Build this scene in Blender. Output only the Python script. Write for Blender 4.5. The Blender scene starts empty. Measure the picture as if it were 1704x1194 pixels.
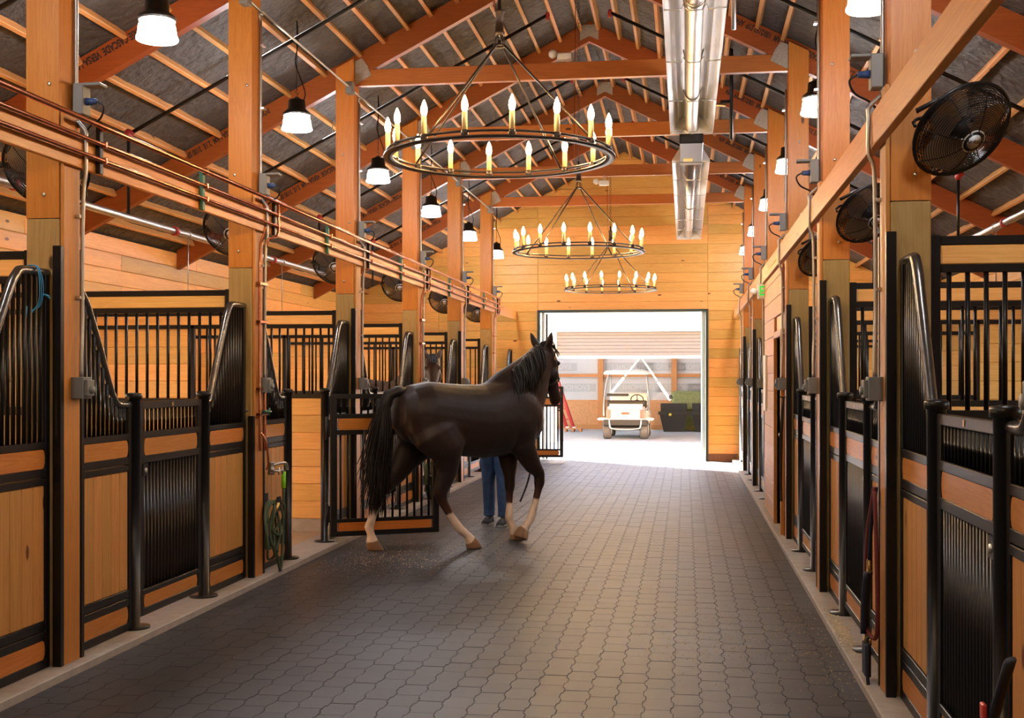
import bpy, bmesh, math, random
from mathutils import Vector, Matrix, Quaternion, noise
R = random.Random(7)
C = bpy.context.scene.collection
PI = math.pi

# ------------------------------------------------------------------ camera, sky, sun, exposure
cd = bpy.data.cameras.new('camera'); cam = bpy.data.objects.new('camera', cd); C.objects.link(cam)
cd.sensor_width = 36; cd.lens = 36*2000/1704; cd.shift_y = 33/1704
cd.clip_end = 300
cam.location = (0, 0, 1.6); cam.rotation_euler = (PI/2, 0, math.radians(8.19))
S = bpy.context.scene; S.camera = cam
S.view_settings.view_transform = 'Standard'; S.view_settings.look = 'None'
S.view_settings.exposure = 1.38; S.view_settings.gamma = 1; S.view_settings.use_curve_mapping = False
W = bpy.data.worlds.new('sky'); S.world = W; W.use_nodes = True
nt = W.node_tree; bgn = nt.nodes['Background']
sky = nt.nodes.new('ShaderNodeTexSky'); sky.sky_type = 'NISHITA'; sky.sun_disc = False
sky.sun_elevation = math.radians(32); sky.sun_rotation = math.radians(-50)
nt.links.new(sky.outputs[0], bgn.inputs[0]); bgn.inputs[1].default_value = 0.85
sl = bpy.data.lights.new('sun', 'SUN'); so = bpy.data.objects.new('sun', sl); C.objects.link(so)
sl.energy = 60.0; sl.angle = math.radians(0.6); sl.color = (1, .98, .96)
so.rotation_euler = Vector((.77*.857, -.64*.857, -.515)).to_track_quat('-Z', 'Y').to_euler()
DOME = 50.0      # radiance of the pendant lamps' diffusers
BULB = 135.0      # radiance of the candle bulbs
try:
    S.cycles.use_denoising = True; S.cycles.max_bounces = 7; S.cycles.diffuse_bounces = 4; S.cycles.glossy_bounces = 3
    S.cycles.transmission_bounces = 4; S.cycles.sample_clamp_indirect = 6; S.cycles.caustics_reflective = False
    S.cycles.caustics_refractive = False; S.cycles.use_light_tree = True
except Exception: pass

# ------------------------------------------------------------------ materials
def nodes(name):
    m = bpy.data.materials.new(name); m.use_nodes = True
    n = m.node_tree.nodes; return m, n, m.node_tree.links, n['Principled BSDF']
def pbr(name, col, rough=.5, metal=0, vary=.12, bump=0, nscale=20, spec=.5, rnd=0):
    m, n, l, b = nodes(name)
    tc = n.new('ShaderNodeTexCoord'); no = n.new('ShaderNodeTexNoise'); no.inputs['Scale'].default_value = nscale
    no.inputs['Detail'].default_value = 4
    l.new(tc.outputs['Object'], no.inputs['Vector'])
    mx = n.new('ShaderNodeMix'); mx.data_type = 'RGBA'
    mx.inputs[6].default_value = tuple(c*(1-vary) for c in col)+(1,)
    mx.inputs[7].default_value = tuple(min(1, c*(1+vary)) for c in col)+(1,)
    l.new(no.outputs['Fac'], mx.inputs[0]); out = mx.outputs[2]
    if rnd:
        oi = n.new('ShaderNodeObjectInfo'); mr = n.new('ShaderNodeMapRange'); mr.inputs[3].default_value = 1-rnd; mr.inputs[4].default_value = 1+rnd
        l.new(oi.outputs['Random'], mr.inputs[0]); hv = n.new('ShaderNodeHueSaturation'); l.new(mr.outputs[0], hv.inputs['Value']); l.new(out, hv.inputs['Color']); out = hv.outputs[0]
    l.new(out, b.inputs['Base Color'])
    b.inputs['Roughness'].default_value = rough; b.inputs['Metallic'].default_value = metal
    b.inputs['Specular IOR Level'].default_value = spec
    if bump:
        bp = n.new('ShaderNodeBump'); bp.inputs['Strength'].default_value = bump; bp.inputs['Distance'].default_value = .01
        l.new(no.outputs['Fac'], bp.inputs['Height']); l.new(bp.outputs[0], b.inputs['Normal'])
    return m
def emit(name, col, st):
    m, n, l, b = nodes(name); b.inputs['Base Color'].default_value = (.8, .8, .8, 1)
    b.inputs['Emission Color'].default_value = tuple(col)+(1,); b.inputs['Emission Strength'].default_value = st
    return m
def wood(name, light, dark, axis, knots=.5, rough=.5, rnd=.14, knotcol=None, ring=13.0, flat=None):
    """sawn timber: grain along one object axis, darker latewood streaks, oval knots, each piece a little different"""
    m, n, l, b = nodes(name)
    tc = n.new('ShaderNodeTexCoord'); oi = n.new('ShaderNodeObjectInfo')
    off = n.new('ShaderNodeVectorMath'); off.operation = 'MULTIPLY_ADD'
    comb = n.new('ShaderNodeCombineXYZ')
    for k in range(3): l.new(oi.outputs['Random'], comb.inputs[k])
    off.inputs[1].default_value = (37, 53, 71); l.new(comb.outputs[0], off.inputs[0]); l.new(tc.outputs['Object'], off.inputs[2])
    def mapped(al, ac):
        mp = n.new('ShaderNodeMapping'); mp.inputs['Scale'].default_value = tuple(al if i == axis else ac for i in range(3))
        l.new(off.outputs[0], mp.inputs[0]); return mp
    g1 = n.new('ShaderNodeTexNoise'); g1.inputs['Scale'].default_value = 1; g1.inputs['Detail'].default_value = 5; g1.inputs['Distortion'].default_value = 1.2
    l.new(mapped(.9, ring).outputs[0], g1.inputs['Vector'])
    g2 = n.new('ShaderNodeTexNoise'); g2.inputs['Scale'].default_value = 1; g2.inputs['Detail'].default_value = 3
    l.new(mapped(2.5, 90).outputs[0], g2.inputs['Vector'])
    mth = n.new('ShaderNodeMath'); mth.operation = 'MULTIPLY'; mth.inputs[1].default_value = 7; l.new(g1.outputs['Fac'], mth.inputs[0])
    fr = n.new('ShaderNodeMath'); fr.operation = 'PINGPONG'; fr.inputs[1].default_value = .5; l.new(mth.outputs[0], fr.inputs[0])
    ad = n.new('ShaderNodeMath'); ad.operation = 'ADD'; l.new(fr.outputs[0], ad.inputs[0]); l.new(g2.outputs['Fac'], ad.inputs[1])
    mr = n.new('ShaderNodeMapRange'); mr.inputs[1].default_value = .35; mr.inputs[2].default_value = 1.45; l.new(ad.outputs[0], mr.inputs[0])
    mx = n.new('ShaderNodeMix'); mx.data_type = 'RGBA'; mx.inputs[6].default_value = tuple(light)+(1,); mx.inputs[7].default_value = tuple(dark)+(1,)
    l.new(mr.outputs[0], mx.inputs[0]); col = mx.outputs[2]
    if knots:
        vo = n.new('ShaderNodeTexVoronoi'); vo.inputs['Scale'].default_value = 1; mk = mapped(2.0, 5.0)
        if flat is not None:
            sc_ = list(mk.inputs['Scale'].default_value); sc_[flat] = 0; mk.inputs['Scale'].default_value = sc_
        l.new(mk.outputs[0], vo.inputs['Vector'])
        k = n.new('ShaderNodeMapRange'); k.inputs[1].default_value = .10; k.inputs[2].default_value = .055; k.interpolation_type = 'SMOOTHSTEP'
        l.new(vo.outputs['Distance'], k.inputs[0])
        sp = n.new('ShaderNodeSeparateColor'); l.new(vo.outputs['Color'], sp.inputs[0])
        gt = n.new('ShaderNodeMath'); gt.operation = 'LESS_THAN'; gt.inputs[1].default_value = knots; l.new(sp.outputs[0], gt.inputs[0])
        ml = n.new('ShaderNodeMath'); ml.operation = 'MULTIPLY'; l.new(k.outputs[0], ml.inputs[0]); l.new(gt.outputs[0], ml.inputs[1])
        m2 = n.new('ShaderNodeMix'); m2.data_type = 'RGBA'; l.new(ml.outputs[0], m2.inputs[0]); l.new(col, m2.inputs[6])
        m2.inputs[7].default_value = tuple(knotcol or [c*.22 for c in dark])+(1,); col = m2.outputs[2]
    hv = n.new('ShaderNodeHueSaturation')
    vr = n.new('ShaderNodeMapRange'); vr.inputs[3].default_value = 1-rnd; vr.inputs[4].default_value = 1+rnd
    l.new(oi.outputs['Random'], vr.inputs[0]); l.new(vr.outputs[0], hv.inputs['Value'])
    hr = n.new('ShaderNodeMapRange'); hr.inputs[3].default_value = .5+rnd*.06; hr.inputs[4].default_value = .5-rnd*.05
    l.new(oi.outputs['Random'], hr.inputs[0]); l.new(hr.outputs[0], hv.inputs['Hue'])
    l.new(col, hv.inputs['Color']); l.new(hv.outputs[0], b.inputs['Base Color'])
    b.inputs['Roughness'].default_value = rough; b.inputs['Specular IOR Level'].default_value = .35
    bp = n.new('ShaderNodeBump'); bp.inputs['Strength'].default_value = .15; bp.inputs['Distance'].default_value = .004
    l.new(ad.outputs[0], bp.inputs['Height']); l.new(bp.outputs[0], b.inputs['Normal'])
    return m
PINE = ((.84, .45, .125), (.66, .29, .055))
pineX, pineY, pineZ = [wood('pine_board_%s' % a, PINE[0], PINE[1], i, .45, .42, .2, (.16, .045, .012), flat=(1, 0, 0)[i]) for i, a in enumerate('xyz')]
partX = wood('partition_pine', (.80, .46, .145), (.66, .32, .075), 0, .3, .45, .12, (.18, .06, .018), flat=1)
panelZ = wood('panel_pine', (.56, .275, .080), (.42, .175, .038), 2, .3, .45, .12, (.13, .035, .01), flat=0)
stripY = wood('strip_pine', (.52, .205, .040), (.38, .12, .017), 1, .3, .4, .12, flat=0)
rafterX = wood('laminated_timber', (.30, .073, .011), (.22, .046, .007), 0, .12, .45, .08)
collarX = wood('tie_timber', (.42, .135, .024), (.31, .085, .013), 0, .3, .45, .08)
postZ = wood('post_timber', (.50, .185, .030), (.39, .115, .015), 2, .3, .45, .08)
treatZ = wood('treated_post_timber', (.36, .235, .085), (.27, .16, .045), 2, .45, .55, .08, ring=6)
fasciaZ = wood('fascia_timber', (.52, .215, .048), (.40, .14, .026), 2, .3, .45, .1)
beamY = wood('beam_timber', (.56, .23, .048), (.44, .155, .026), 1, .3, .42, .06)
purlY = wood('purlin_timber', (.62, .31, .105), (.48, .20, .055), 1, .25, .5, .12)
osb = pbr('strand_board', (.55, .26, .11), .7, vary=.35, nscale=14)
shedpost = wood('shed_timber', (.55, .24, .09), (.42, .16, .05), 2, .3, .6, .08)
foam = pbr('black_spray_foam', (.066, .058, .054), .7, vary=.55, bump=1.0, nscale=11)
foam.node_tree.nodes['Bump'].inputs['Distance'].default_value = .05
black = pbr('black_powder_coat', (.007, .0062, .0064), .36, vary=.1, spec=.34)
black_rough = pbr('black_rubber', (.012, .012, .012), .6)
swanm = pbr('worn_black_tube', (.15, .14, .125), .26, metal=.85, vary=.6, nscale=30)
steel = pbr('galvanised_steel', (.55, .54, .52), .35, metal=1, vary=.15, nscale=30)
plate = pbr('gusset_steel', (.42, .37, .31), .55, metal=.7, vary=.35, nscale=45)
alu = pbr('heater_aluminium', (.78, .78, .78), .28, metal=1, vary=.08, nscale=6)
conduitm = pbr('conduit_steel', (.36, .34, .31), .4, metal=.8, vary=.1)
boxgrey = pbr('grey_outlet_box', (.15, .148, .138), .5)
copper = pbr('copper_pipe', (.66, .27, .15), .25, metal=1, vary=.25, nscale=12)
brass = pbr('brass', (.65, .45, .15), .3, metal=1)
redm = pbr('red_fitting', (.35, .02, .015), .4)
greenm = pbr('green_strut', (.03, .12, .08), .5)
whitep = pbr('white_plastic', (.75, .74, .72), .4); slatm = pbr('grey_door_slat', (.066, .066, .075), .5)
whitem = pbr('white_metal_siding', (.80, .80, .80), .4, vary=.05)
concrete = pbr('curb_concrete', (.36, .32, .28), .8, vary=.25, bump=.3, nscale=12)
yardm = pbr('yard_gravel', (.60, .61, .63), .9, vary=.2, nscale=3)
shedfloor = pbr('shed_concrete', (.38, .39, .41), .8, vary=.15, nscale=3)
wrapm = pbr('house_wrap', (.52, .51, .51), .5, vary=.04, nscale=3)
wrapink = pbr('house_wrap_print', (.30, .30, .31), .6)
inkb = pbr('timber_stamp_ink', (.02, .008, .005), .7)
greenhose = pbr('green_hose', (.055, .085, .045), .6, vary=.35, nscale=120)
lime = pbr('lime_green_coupling', (.25, .75, .02), .4)
candlem = pbr('cream_candle_sleeve', (.75, .55, .25), .5)
bronze = pbr('dark_bronze_iron', (.055, .040, .032), .35, metal=.6)
bulbm = emit('candle_bulb_glow', (1, .62, .25), BULB)
domem = emit('pendant_diffuser_glow', (.96, .97, 1), DOME)
blue = pbr('blue_plastic', (.02, .05, .16), .5)
fanblade = pbr('fan_blade_metal', (.42, .36, .30), .3, metal=.8)
yellowm = pbr('yellow_sticker', (.6, .45, .03), .5)
exitg = emit('exit_letter_glow', (.01, .9, .06), .3); exitg.node_tree.nodes['Principled BSDF'].inputs['Base Color'].default_value = (.01, .30, .03, 1)
haym = pbr('wrapped_hay', (.22, .24, .10), .9, vary=.5, bump=1, nscale=18)
straw = pbr('wood_shavings', (.66, .56, .38), .9, vary=.3)
denim = pbr('blue_denim', (.055, .115, .24), .85, vary=.45, nscale=14, bump=.3)
skinm = pbr('skin', (.55, .30, .20), .5)
shirtm = pbr('grey_shirt', (.12, .13, .16), .85, vary=.2)
hairm = pbr('dark_brown_hair', (.03, .015, .008), .5)
horsehair = pbr('black_horse_hair', (.0075, .0050, .0042), .45, vary=.4, nscale=60, spec=.25)
leather = pbr('dark_leather', (.016, .011, .009), .4)
navy = pbr('navy_webbing', (.012, .016, .035), .75)
redrope = pbr('dark_red_rope', (.13, .018, .016), .8, vary=.3, nscale=80)
eyem = pbr('dark_eye', (.004, .003, .003), .08)
cartw = pbr('cart_white_plastic', (.76, .77, .79), .3)
cartr = pbr('cart_pale_red_body', (.72, .52, .48), .3); cartc = pbr('cart_red_corner', (.55, .10, .08), .3)
tyre = pbr('tyre_rubber', (.10, .10, .105), .8)
ladderm = pbr('red_fibreglass', (.55, .05, .045), .45)
doorm = wood('brown_door_wood', (.24, .10, .04), (.16, .06, .022), 2, 0, .4, .05)

def paver_mat():
    m, n, l, b = nodes('rubber_paver')
    oi = n.new('ShaderNodeObjectInfo'); at = n.new('ShaderNodeAttribute'); at.attribute_name = 'tint'
    ge = n.new('ShaderNodeNewGeometry'); no = n.new('ShaderNodeTexNoise'); no.inputs['Scale'].default_value = 260; no.inputs['Detail'].default_value = 3
    l.new(ge.outputs['Position'], no.inputs['Vector'])
    n2 = n.new('ShaderNodeTexNoise'); n2.inputs['Scale'].default_value = 1.3; n2.inputs['Detail'].default_value = 5; l.new(ge.outputs['Position'], n2.inputs['Vector'])
    a = n.new('ShaderNodeMath'); a.operation = 'MULTIPLY_ADD'; a.inputs[1].default_value = .28; l.new(oi.outputs['Random'], a.inputs[0]); a.inputs[2].default_value = .70
    c = n.new('ShaderNodeMath'); c.operation = 'MULTIPLY_ADD'; c.inputs[1].default_value = .28; l.new(at.outputs['Fac'], c.inputs[0]); l.new(a.outputs[0], c.inputs[2])
    d = n.new('ShaderNodeMath'); d.operation = 'MULTIPLY_ADD'; d.inputs[1].default_value = .5; l.new(n2.outputs['Fac'], d.inputs[0]); l.new(c.outputs[0], d.inputs[2])
    e = n.new('ShaderNodeMath'); e.operation = 'MULTIPLY_ADD'; e.inputs[1].default_value = .35; l.new(no.outputs['Fac'], e.inputs[0]); l.new(d.outputs[0], e.inputs[2])
    mx = n.new('ShaderNodeMix'); mx.data_type = 'RGBA'; mx.blend_type = 'MULTIPLY'; mx.inputs[0].default_value = 1
    mx.inputs[6].default_value = (.034, .0365, .041, 1); l.new(e.outputs[0], mx.inputs[7]); l.new(mx.outputs[2], b.inputs['Base Color'])
    b.inputs['Roughness'].default_value = .48; b.inputs['Specular IOR Level'].default_value = .45
    bp = n.new('ShaderNodeBump'); bp.inputs['Strength'].default_value = .25; bp.inputs['Distance'].default_value = .002
    l.new(no.outputs['Fac'], bp.inputs['Height']); l.new(bp.outputs[0], b.inputs['Normal'])
    return m
paverm = paver_mat()
joint = pbr('paver_joint', (.012, .010, .009), .9)

# ------------------------------------------------------------------ mesh helpers
class MB:
    def __init__(s): s.v = []; s.f = []; s.sm = []
    def add(s, v, f, sm=False):
        b = len(s.v); s.v += [tuple(p) for p in v]; s.f += [tuple(b+i for i in q) for q in f]; s.sm += [sm]*len(f); return s
    def box(s, x0, x1, y0, y1, z0, z1, bev=0):
        if bev <= 0:
            v = [(x, y, z) for x in (x0, x1) for y in (y0, y1) for z in (z0, z1)]
            return s.add(v, [(0, 1, 3, 2), (4, 6, 7, 5), (0, 4, 5, 1), (2, 3, 7, 6), (0, 2, 6, 4), (1, 5, 7, 3)])
        lo = (x0, y0, z0); hi = (x1, y1, z1); v = []; ix = {}
        for a in range(3):
            for sx in (0, 1):
                for sy in (0, 1):
                    for sz in (0, 1):
                        g = (sx, sy, sz); p = []
                        for k in range(3):
                            e = (lo, hi)[g[k]][k]
                            p.append(e if k == a else (e+bev if g[k] == 0 else e-bev))
                        ix[(a, g)] = len(v); v.append(p)
        f = []
        for a in range(3):
            o = [k for k in range(3) if k != a]
            for sd in (0, 1):
                q = []
                for (i, j) in ((0, 0), (1, 0), (1, 1), (0, 1)):
                    g = [0, 0, 0]; g[a] = sd; g[o[0]] = i; g[o[1]] = j; q.append(ix[(a, tuple(g))])
                flip = (sd == 0) ^ (a == 1)
                f.append(tuple(reversed(q)) if flip else tuple(q))
        for a in range(3):
            o = [k for k in range(3) if k != a]
            for i in (0, 1):
                for j in (0, 1):
                    q = []
                    for (ax, e) in ((o[0], 0), (o[0], 1), (o[1], 1), (o[1], 0)):
                        g = [0, 0, 0]; g[a] = e; g[o[0]] = i; g[o[1]] = j; q.append(ix[(ax, tuple(g))])
                    f.append(tuple(q))
        for sx in (0, 1):
            for sy in (0, 1):
                for sz in (0, 1): f.append(tuple(ix[(a, (sx, sy, sz))] for a in range(3)))
        return s.add(v, f)
    def tube(s, pts, r, n=8, cap=True, closed=False, flat=None):
        """swept tube; r: number or list; flat=(a,b): elliptical factor"""
        P = [Vector(p) for p in pts]; N = len(P); rr = r if isinstance(r, (list, tuple)) else [r]*N
        T = []
        for i in range(N):
            a = P[i-1] if (i > 0 or closed) else P[i]; b = P[(i+1) % N] if (i < N-1 or closed) else P[i]
            T.append((b-a).normalized())
        u = T[0].orthogonal().normalized(); v = []; f = []
        fa, fb = flat or (1, 1)
        for i in range(N):
            u = (u - T[i]*u.dot(T[i])).normalized(); w = T[i].cross(u)
            for k in range(n):
                an = 2*PI*k/n; v.append(P[i]+u*(math.cos(an)*rr[i]*fa)+w*(math.sin(an)*rr[i]*fb))
        for i in range(N-1 if not closed else N):
            j = (i+1) % N
            for k in range(n): f.append((i*n+k, i*n+(k+1) % n, j*n+(k+1) % n, j*n+k))
        if cap and not closed:
            f.append(tuple(reversed(range(n)))); f.append(tuple((N-1)*n+k for k in range(n)))
        return s.add(v, f, True)
    def lathe(s, prof, n=16, c=(0, 0, 0), cap=True):
        v = []; f = []; N = len(prof)
        for (r, z) in prof:
            for k in range(n): v.append((c[0]+r*math.cos(2*PI*k/n), c[1]+r*math.sin(2*PI*k/n), c[2]+z))
        for i in range(N-1):
            for k in range(n): f.append((i*n+k, i*n+(k+1) % n, (i+1)*n+(k+1) % n, (i+1)*n+k))
        if cap: f.append(tuple(reversed(range(n)))); f.append(tuple((N-1)*n+k for k in range(n)))
        return s.add(v, f, True)
    def prism(s, poly, a0, a1, axis):
        """polygon in the plane across axis, extruded from a0 to a1"""
        def p3(p, a):
            q = list(p); q.insert(axis, a); return q
        n = len(poly); v = [p3(p, a0) for p in poly]+[p3(p, a1) for p in poly]
        f = [tuple(range(n)), tuple(reversed(range(n, 2*n)))]+[(i, i+n, (i+1) % n+n, (i+1) % n) for i in range(n)]
        return s.add(v, f)
    def ellipsoid(s, c, r, n=14, m=8, rot=None):
        v = []; f = []
        for i in range(m+1):
            th = PI*i/m
            for k in range(n):
                p = Vector((r[0]*math.sin(th)*math.cos(2*PI*k/n), r[1]*math.sin(th)*math.sin(2*PI*k/n), r[2]*math.cos(th)))
                if rot: p = rot @ p
                v.append(p+Vector(c))
        for i in range(m):
            for k in range(n): f.append((i*n+k, (i+1)*n+k, (i+1)*n+(k+1) % n, i*n+(k+1) % n))
        return s.add(v, f, True)
    def mesh(s, name, mat):
        me = bpy.data.meshes.new(name); me.from_pydata(s.v, [], s.f)
        me.polygons.foreach_set('use_smooth', s.sm); me.materials.append(mat)
        bm = bmesh.new(); bm.from_mesh(me); bmesh.ops.recalc_face_normals(bm, faces=bm.faces); bm.to_mesh(me); bm.free()
        return me
    def build(s, name, mat, parent=None, loc=(0, 0, 0), rot=None): return piece(name, s.mesh(name, mat), parent, loc, rot)
def piece(name, me, parent=None, loc=(0, 0, 0), rot=None, scale=None):
    o = bpy.data.objects.new(name, me); C.objects.link(o); o.location = loc
    if parent is not None: o.parent = parent
    if rot is not None: o.rotation_euler = rot
    if scale is not None: o.scale = scale
    return o
def tag(o, label, cat, group=None):
    o['label'] = label; o['category'] = cat
    if group: o['group'] = group
    return o
def thing(name, label, cat, loc=(0, 0, 0), group=None, rotz=0):
    o = bpy.data.objects.new(name, None); C.objects.link(o); o.location = loc; o.rotation_euler = (0, 0, rotz); o.empty_display_size = .1
    return tag(o, label, cat, group)
def struct(o): o['kind'] = 'structure'; return o
def stuff(o): o['kind'] = 'stuff'; return o
_cache = {}
def board(x, y, z, mat, bev=.005):
    k = (round(x, 3), round(y, 3), round(z, 3), mat.name, bev)
    if k not in _cache: _cache[k] = MB().box(-x/2, x/2, -y/2, y/2, -z/2, z/2, bev).mesh('board', mat)
    return _cache[k]
def rod(l, r, mat, n=8):
    """unit-length rod along z starting at the origin, scaled per copy"""
    k = ('rod', round(r, 4), mat.name, n)
    if k not in _cache: _cache[k] = MB().tube([(0, 0, 0), (0, 0, 1)], r, n).mesh('bar', mat)
    return _cache[k]
def text_mesh(txt, size, mat, depth=.002, mirror=False):
    c = bpy.data.curves.new('txt', 'FONT'); c.body = txt; c.size = size; c.extrude = depth; c.offset = .003 if size < .12 and size > .05 else 0; c.align_x = 'CENTER'; c.align_y = 'CENTER'
    o = bpy.data.objects.new('txt', c); C.objects.link(o)
    dg = bpy.context.evaluated_depsgraph_get(); me = bpy.data.meshes.new_from_object(o.evaluated_get(dg))
    bpy.data.objects.remove(o); bpy.data.curves.remove(c); me.materials.clear(); me.materials.append(mat); me.name = 'lettering'
    if mirror:
        me.transform(Matrix.Scale(-1, 4, (1, 0, 0))); me.flip_normals()
    return me
def bez(p0, p1, p2, p3, n=8):
    out = []
    for i in range(n+1):
        t = i/n; a = (1-t)**3; b = 3*(1-t)**2*t; c = 3*(1-t)*t*t; d = t**3
        out.append(tuple(a*p0[k]+b*p1[k]+c*p2[k]+d*p3[k] for k in range(3)))
    return out
def smooth_path(pts, sub=4):
    P = [Vector(p) for p in pts]; out = []
    for i in range(len(P)-1):
        a = P[max(i-1, 0)]; b = P[i]; c = P[i+1]; d = P[min(i+2, len(P)-1)]
        for k in range(sub):
            t = k/sub
            out.append(.5*((2*b)+(c-a)*t+(2*a-5*b+4*c-d)*t*t+(3*b-a-3*c+d)*t**3))
    out.append(P[-1]); return out

# ------------------------------------------------------------------ layout
YF = [6.1+2.93*k for k in range(-1, 6)]      # fronts of the timber frames; YF[1] is the nearest post in view
XL, XR, XRIDGE = -3.36, 1.0, -1.18           # aisle faces of the stall fronts and the ridge
XWL, XWR, YEND = -6.62, 4.26, 23.7
SL = .5125
def zu(x): return 5.80-SL*abs(x-XRIDGE)      # underside of the rafters
ORD = ['near-corner', 'nearest', 'second', 'third', 'fourth', 'fifth', 'farthest']
SIDE = {-1: 'left', 1: 'right'}
def ax(s, d): return XL-d if s < 0 else XR+d
SLOPE = math.atan(SL)

# floor -------------------------------------------------------------
fl = struct(MB().box(-6.7, 4.4, -6.3, 23.72, -.25, -.012).build('floor', joint))
PW, PL, AM, GAP = .1397, .2032, .013, .0007
def paver_poly():
    w0 = PW/2-AM/2-GAP; w1 = PW/2+AM/2-GAP; h = PL/2-GAP; q = PL/4
    return [(-w0, -h), (w0, -h), (w0, -q-.012), (w1, -q+.012), (w1, q-.012), (w0, q+.012), (w0, h), (-w0, h), (-w0, q+.012), (-w1, q-.012), (-w1, -q+.012), (-w0, -q-.012)]
def paver_geo(mb, cx, cy, dz=0, left=False):
    pp = paver_poly(); n = len(pp); ins = .0014
    top = [(cx+x-math.copysign(ins, x), cy+y-math.copysign(ins, y), dz) for x, y in pp]
    bot = [(cx+x, cy+y, -.0075) for x, y in pp]; v = top+bot
    f = [tuple(range(n))]+[(i, (i+n), ((i+1) % n)+n, (i+1) % n) for i in range(n)]
    mb.add(v, f)
pv_mesh = MB(); paver_geo(pv_mesh, 0, 0); pv_mesh = pv_mesh.mesh('paver', paverm)
cells = []
ncol = int((.905+3.275)/PW)
for i in range(ncol+1):
    for j in range(int((23.68-2.6)/PL)):
        cells.append((-3.205+i*PW, 2.7+j*PL+(PL/2 if i % 2 else 0)))
def vis(x, y):
    d = .1425*-x+.9898*y; r = .9898*x+.1425*y
    u = 852+2000*r/d; vv = 630+3200/d
    return -10 < u < 1714 and vv < 1200
cells.sort(key=lambda c: (not vis(*c), c[1]))
for (x, y) in cells[:300]: piece('paver', pv_mesh, fl, (x, y, R.uniform(-.0012, .0006)))
mb = MB(); tint = []
for (x, y) in cells[300:]:
    paver_geo(mb, x, y, R.uniform(-.001, .0005)); tint += [R.uniform(-.5, .5)]*24
rest = stuff(mb.build('paver_field', paverm, fl))
ta = rest.data.attributes.new('tint', 'FLOAT', 'POINT'); ta.data.foreach_set('value', tint)
# curbs under the stall fronts, threshold, stall beds
for s in (-1, 1):
    e = sorted((ax(s, -.10), ax(s, .26)))
    struct(MB().box(e[0], e[1], 2.0, 23.7, -.1, .045, .006).build('trim_%d' % (1 if s < 0 else 2), concrete))
struct(MB().box(-2.95, .5, 23.69, 24.3, -.2, -.004).build('trim_3', concrete))
shaving_bed = pbr('stall_bedding', (.42, .30, .17), .95, vary=.35, nscale=30, bump=.6)
for s in (-1, 1):
    e = sorted((ax(s, .27), XWL+.02 if s < 0 else XWR-.02))
    struct(MB().box(e[0], e[1], 2.0, 23.68, -.1, .02).build('floor_%s' % SIDE[s], shaving_bed))

# walls -------------------------------------------------------------
def wall_boards(parent, axis, at, a0, a1, z0, ztop, ph, breaks, mat, thick=.02, skip=None, offset=0):
    """horizontal boards on a wall; axis 0: the wall runs along X at Y=at, axis 1: along Y at X=at"""
    z = z0; row = 0
    while z < ztop(None)-.02:
        br = [a0]+list(breaks(row))+[a1]
        for b0, b1 in zip(br, br[1:]):
            segs = [(b0, b1)]
            if skip: segs = skip(b0, b1, z, z+ph)
            for c0, c1 in segs:
                if axis == 0 and z > 3.0:                         # gable: trim the ends to the roof line
                    lim = (5.80+.28-z-ph*.5)/SL
                    c0 = max(c0, XRIDGE-lim); c1 = min(c1, XRIDGE+lim)
                if c1-c0 < .06: continue
                L = c1-c0-.003
                me = board(L, thick, ph-.003, mat) if axis == 0 else board(thick, L, ph-.003, mat)
                m = (c0+c1)/2; jit = R.uniform(-.0015, .0015)
                piece('plank', me, parent, (m, at+jit, z+ph/2) if axis == 0 else (at+jit, m, z+ph/2))
        z += ph; row += 1
DX0, DX1, DZ = -2.87, .42, 2.93
wb = MB()
for (x0, x1, z0, z1) in ((XWL, DX0, -.1, 3.0), (DX1, XWR, -.1, 3.0), (XWL, XWR, 3.0, 3.02), (DX0, DX1, DZ, 3.0)): wb.box(x0, x1, YEND+.02, YEND+.16, z0, z1)
wb.prism([(XWL, 3.0), (XWR, 3.0), (XWR, zu(XWR)+.3), (XRIDGE, 6.10), (XWL, zu(XWL)+.3)], YEND+.02, YEND+.16, 1)
wall_back = struct(wb.build('wall_back', pineX))
def door_skip(b0, b1, z0, z1):
    if z0 > DZ-.02: return [(b0, b1)]
    out = []
    if b0 < DX0: out.append((b0, min(b1, DX0)))
    if b1 > DX1: out.append((max(b0, DX1), b1))
    return out
wall_boards(wall_back, 0, YEND+.01, XWL, XWR, .14, lambda x: 6.0, .186, lambda r: (-5.0, DX0-.02, DX1+.02, 2.6) if r > 14 else (-4.9, 2.6), pineX, skip=door_skip)
struct(MB().box(DX1+.02, XR, YEND-.015, YEND+.02, .0, .14).build('baseboard_back', doorm))
winid = 0
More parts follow.
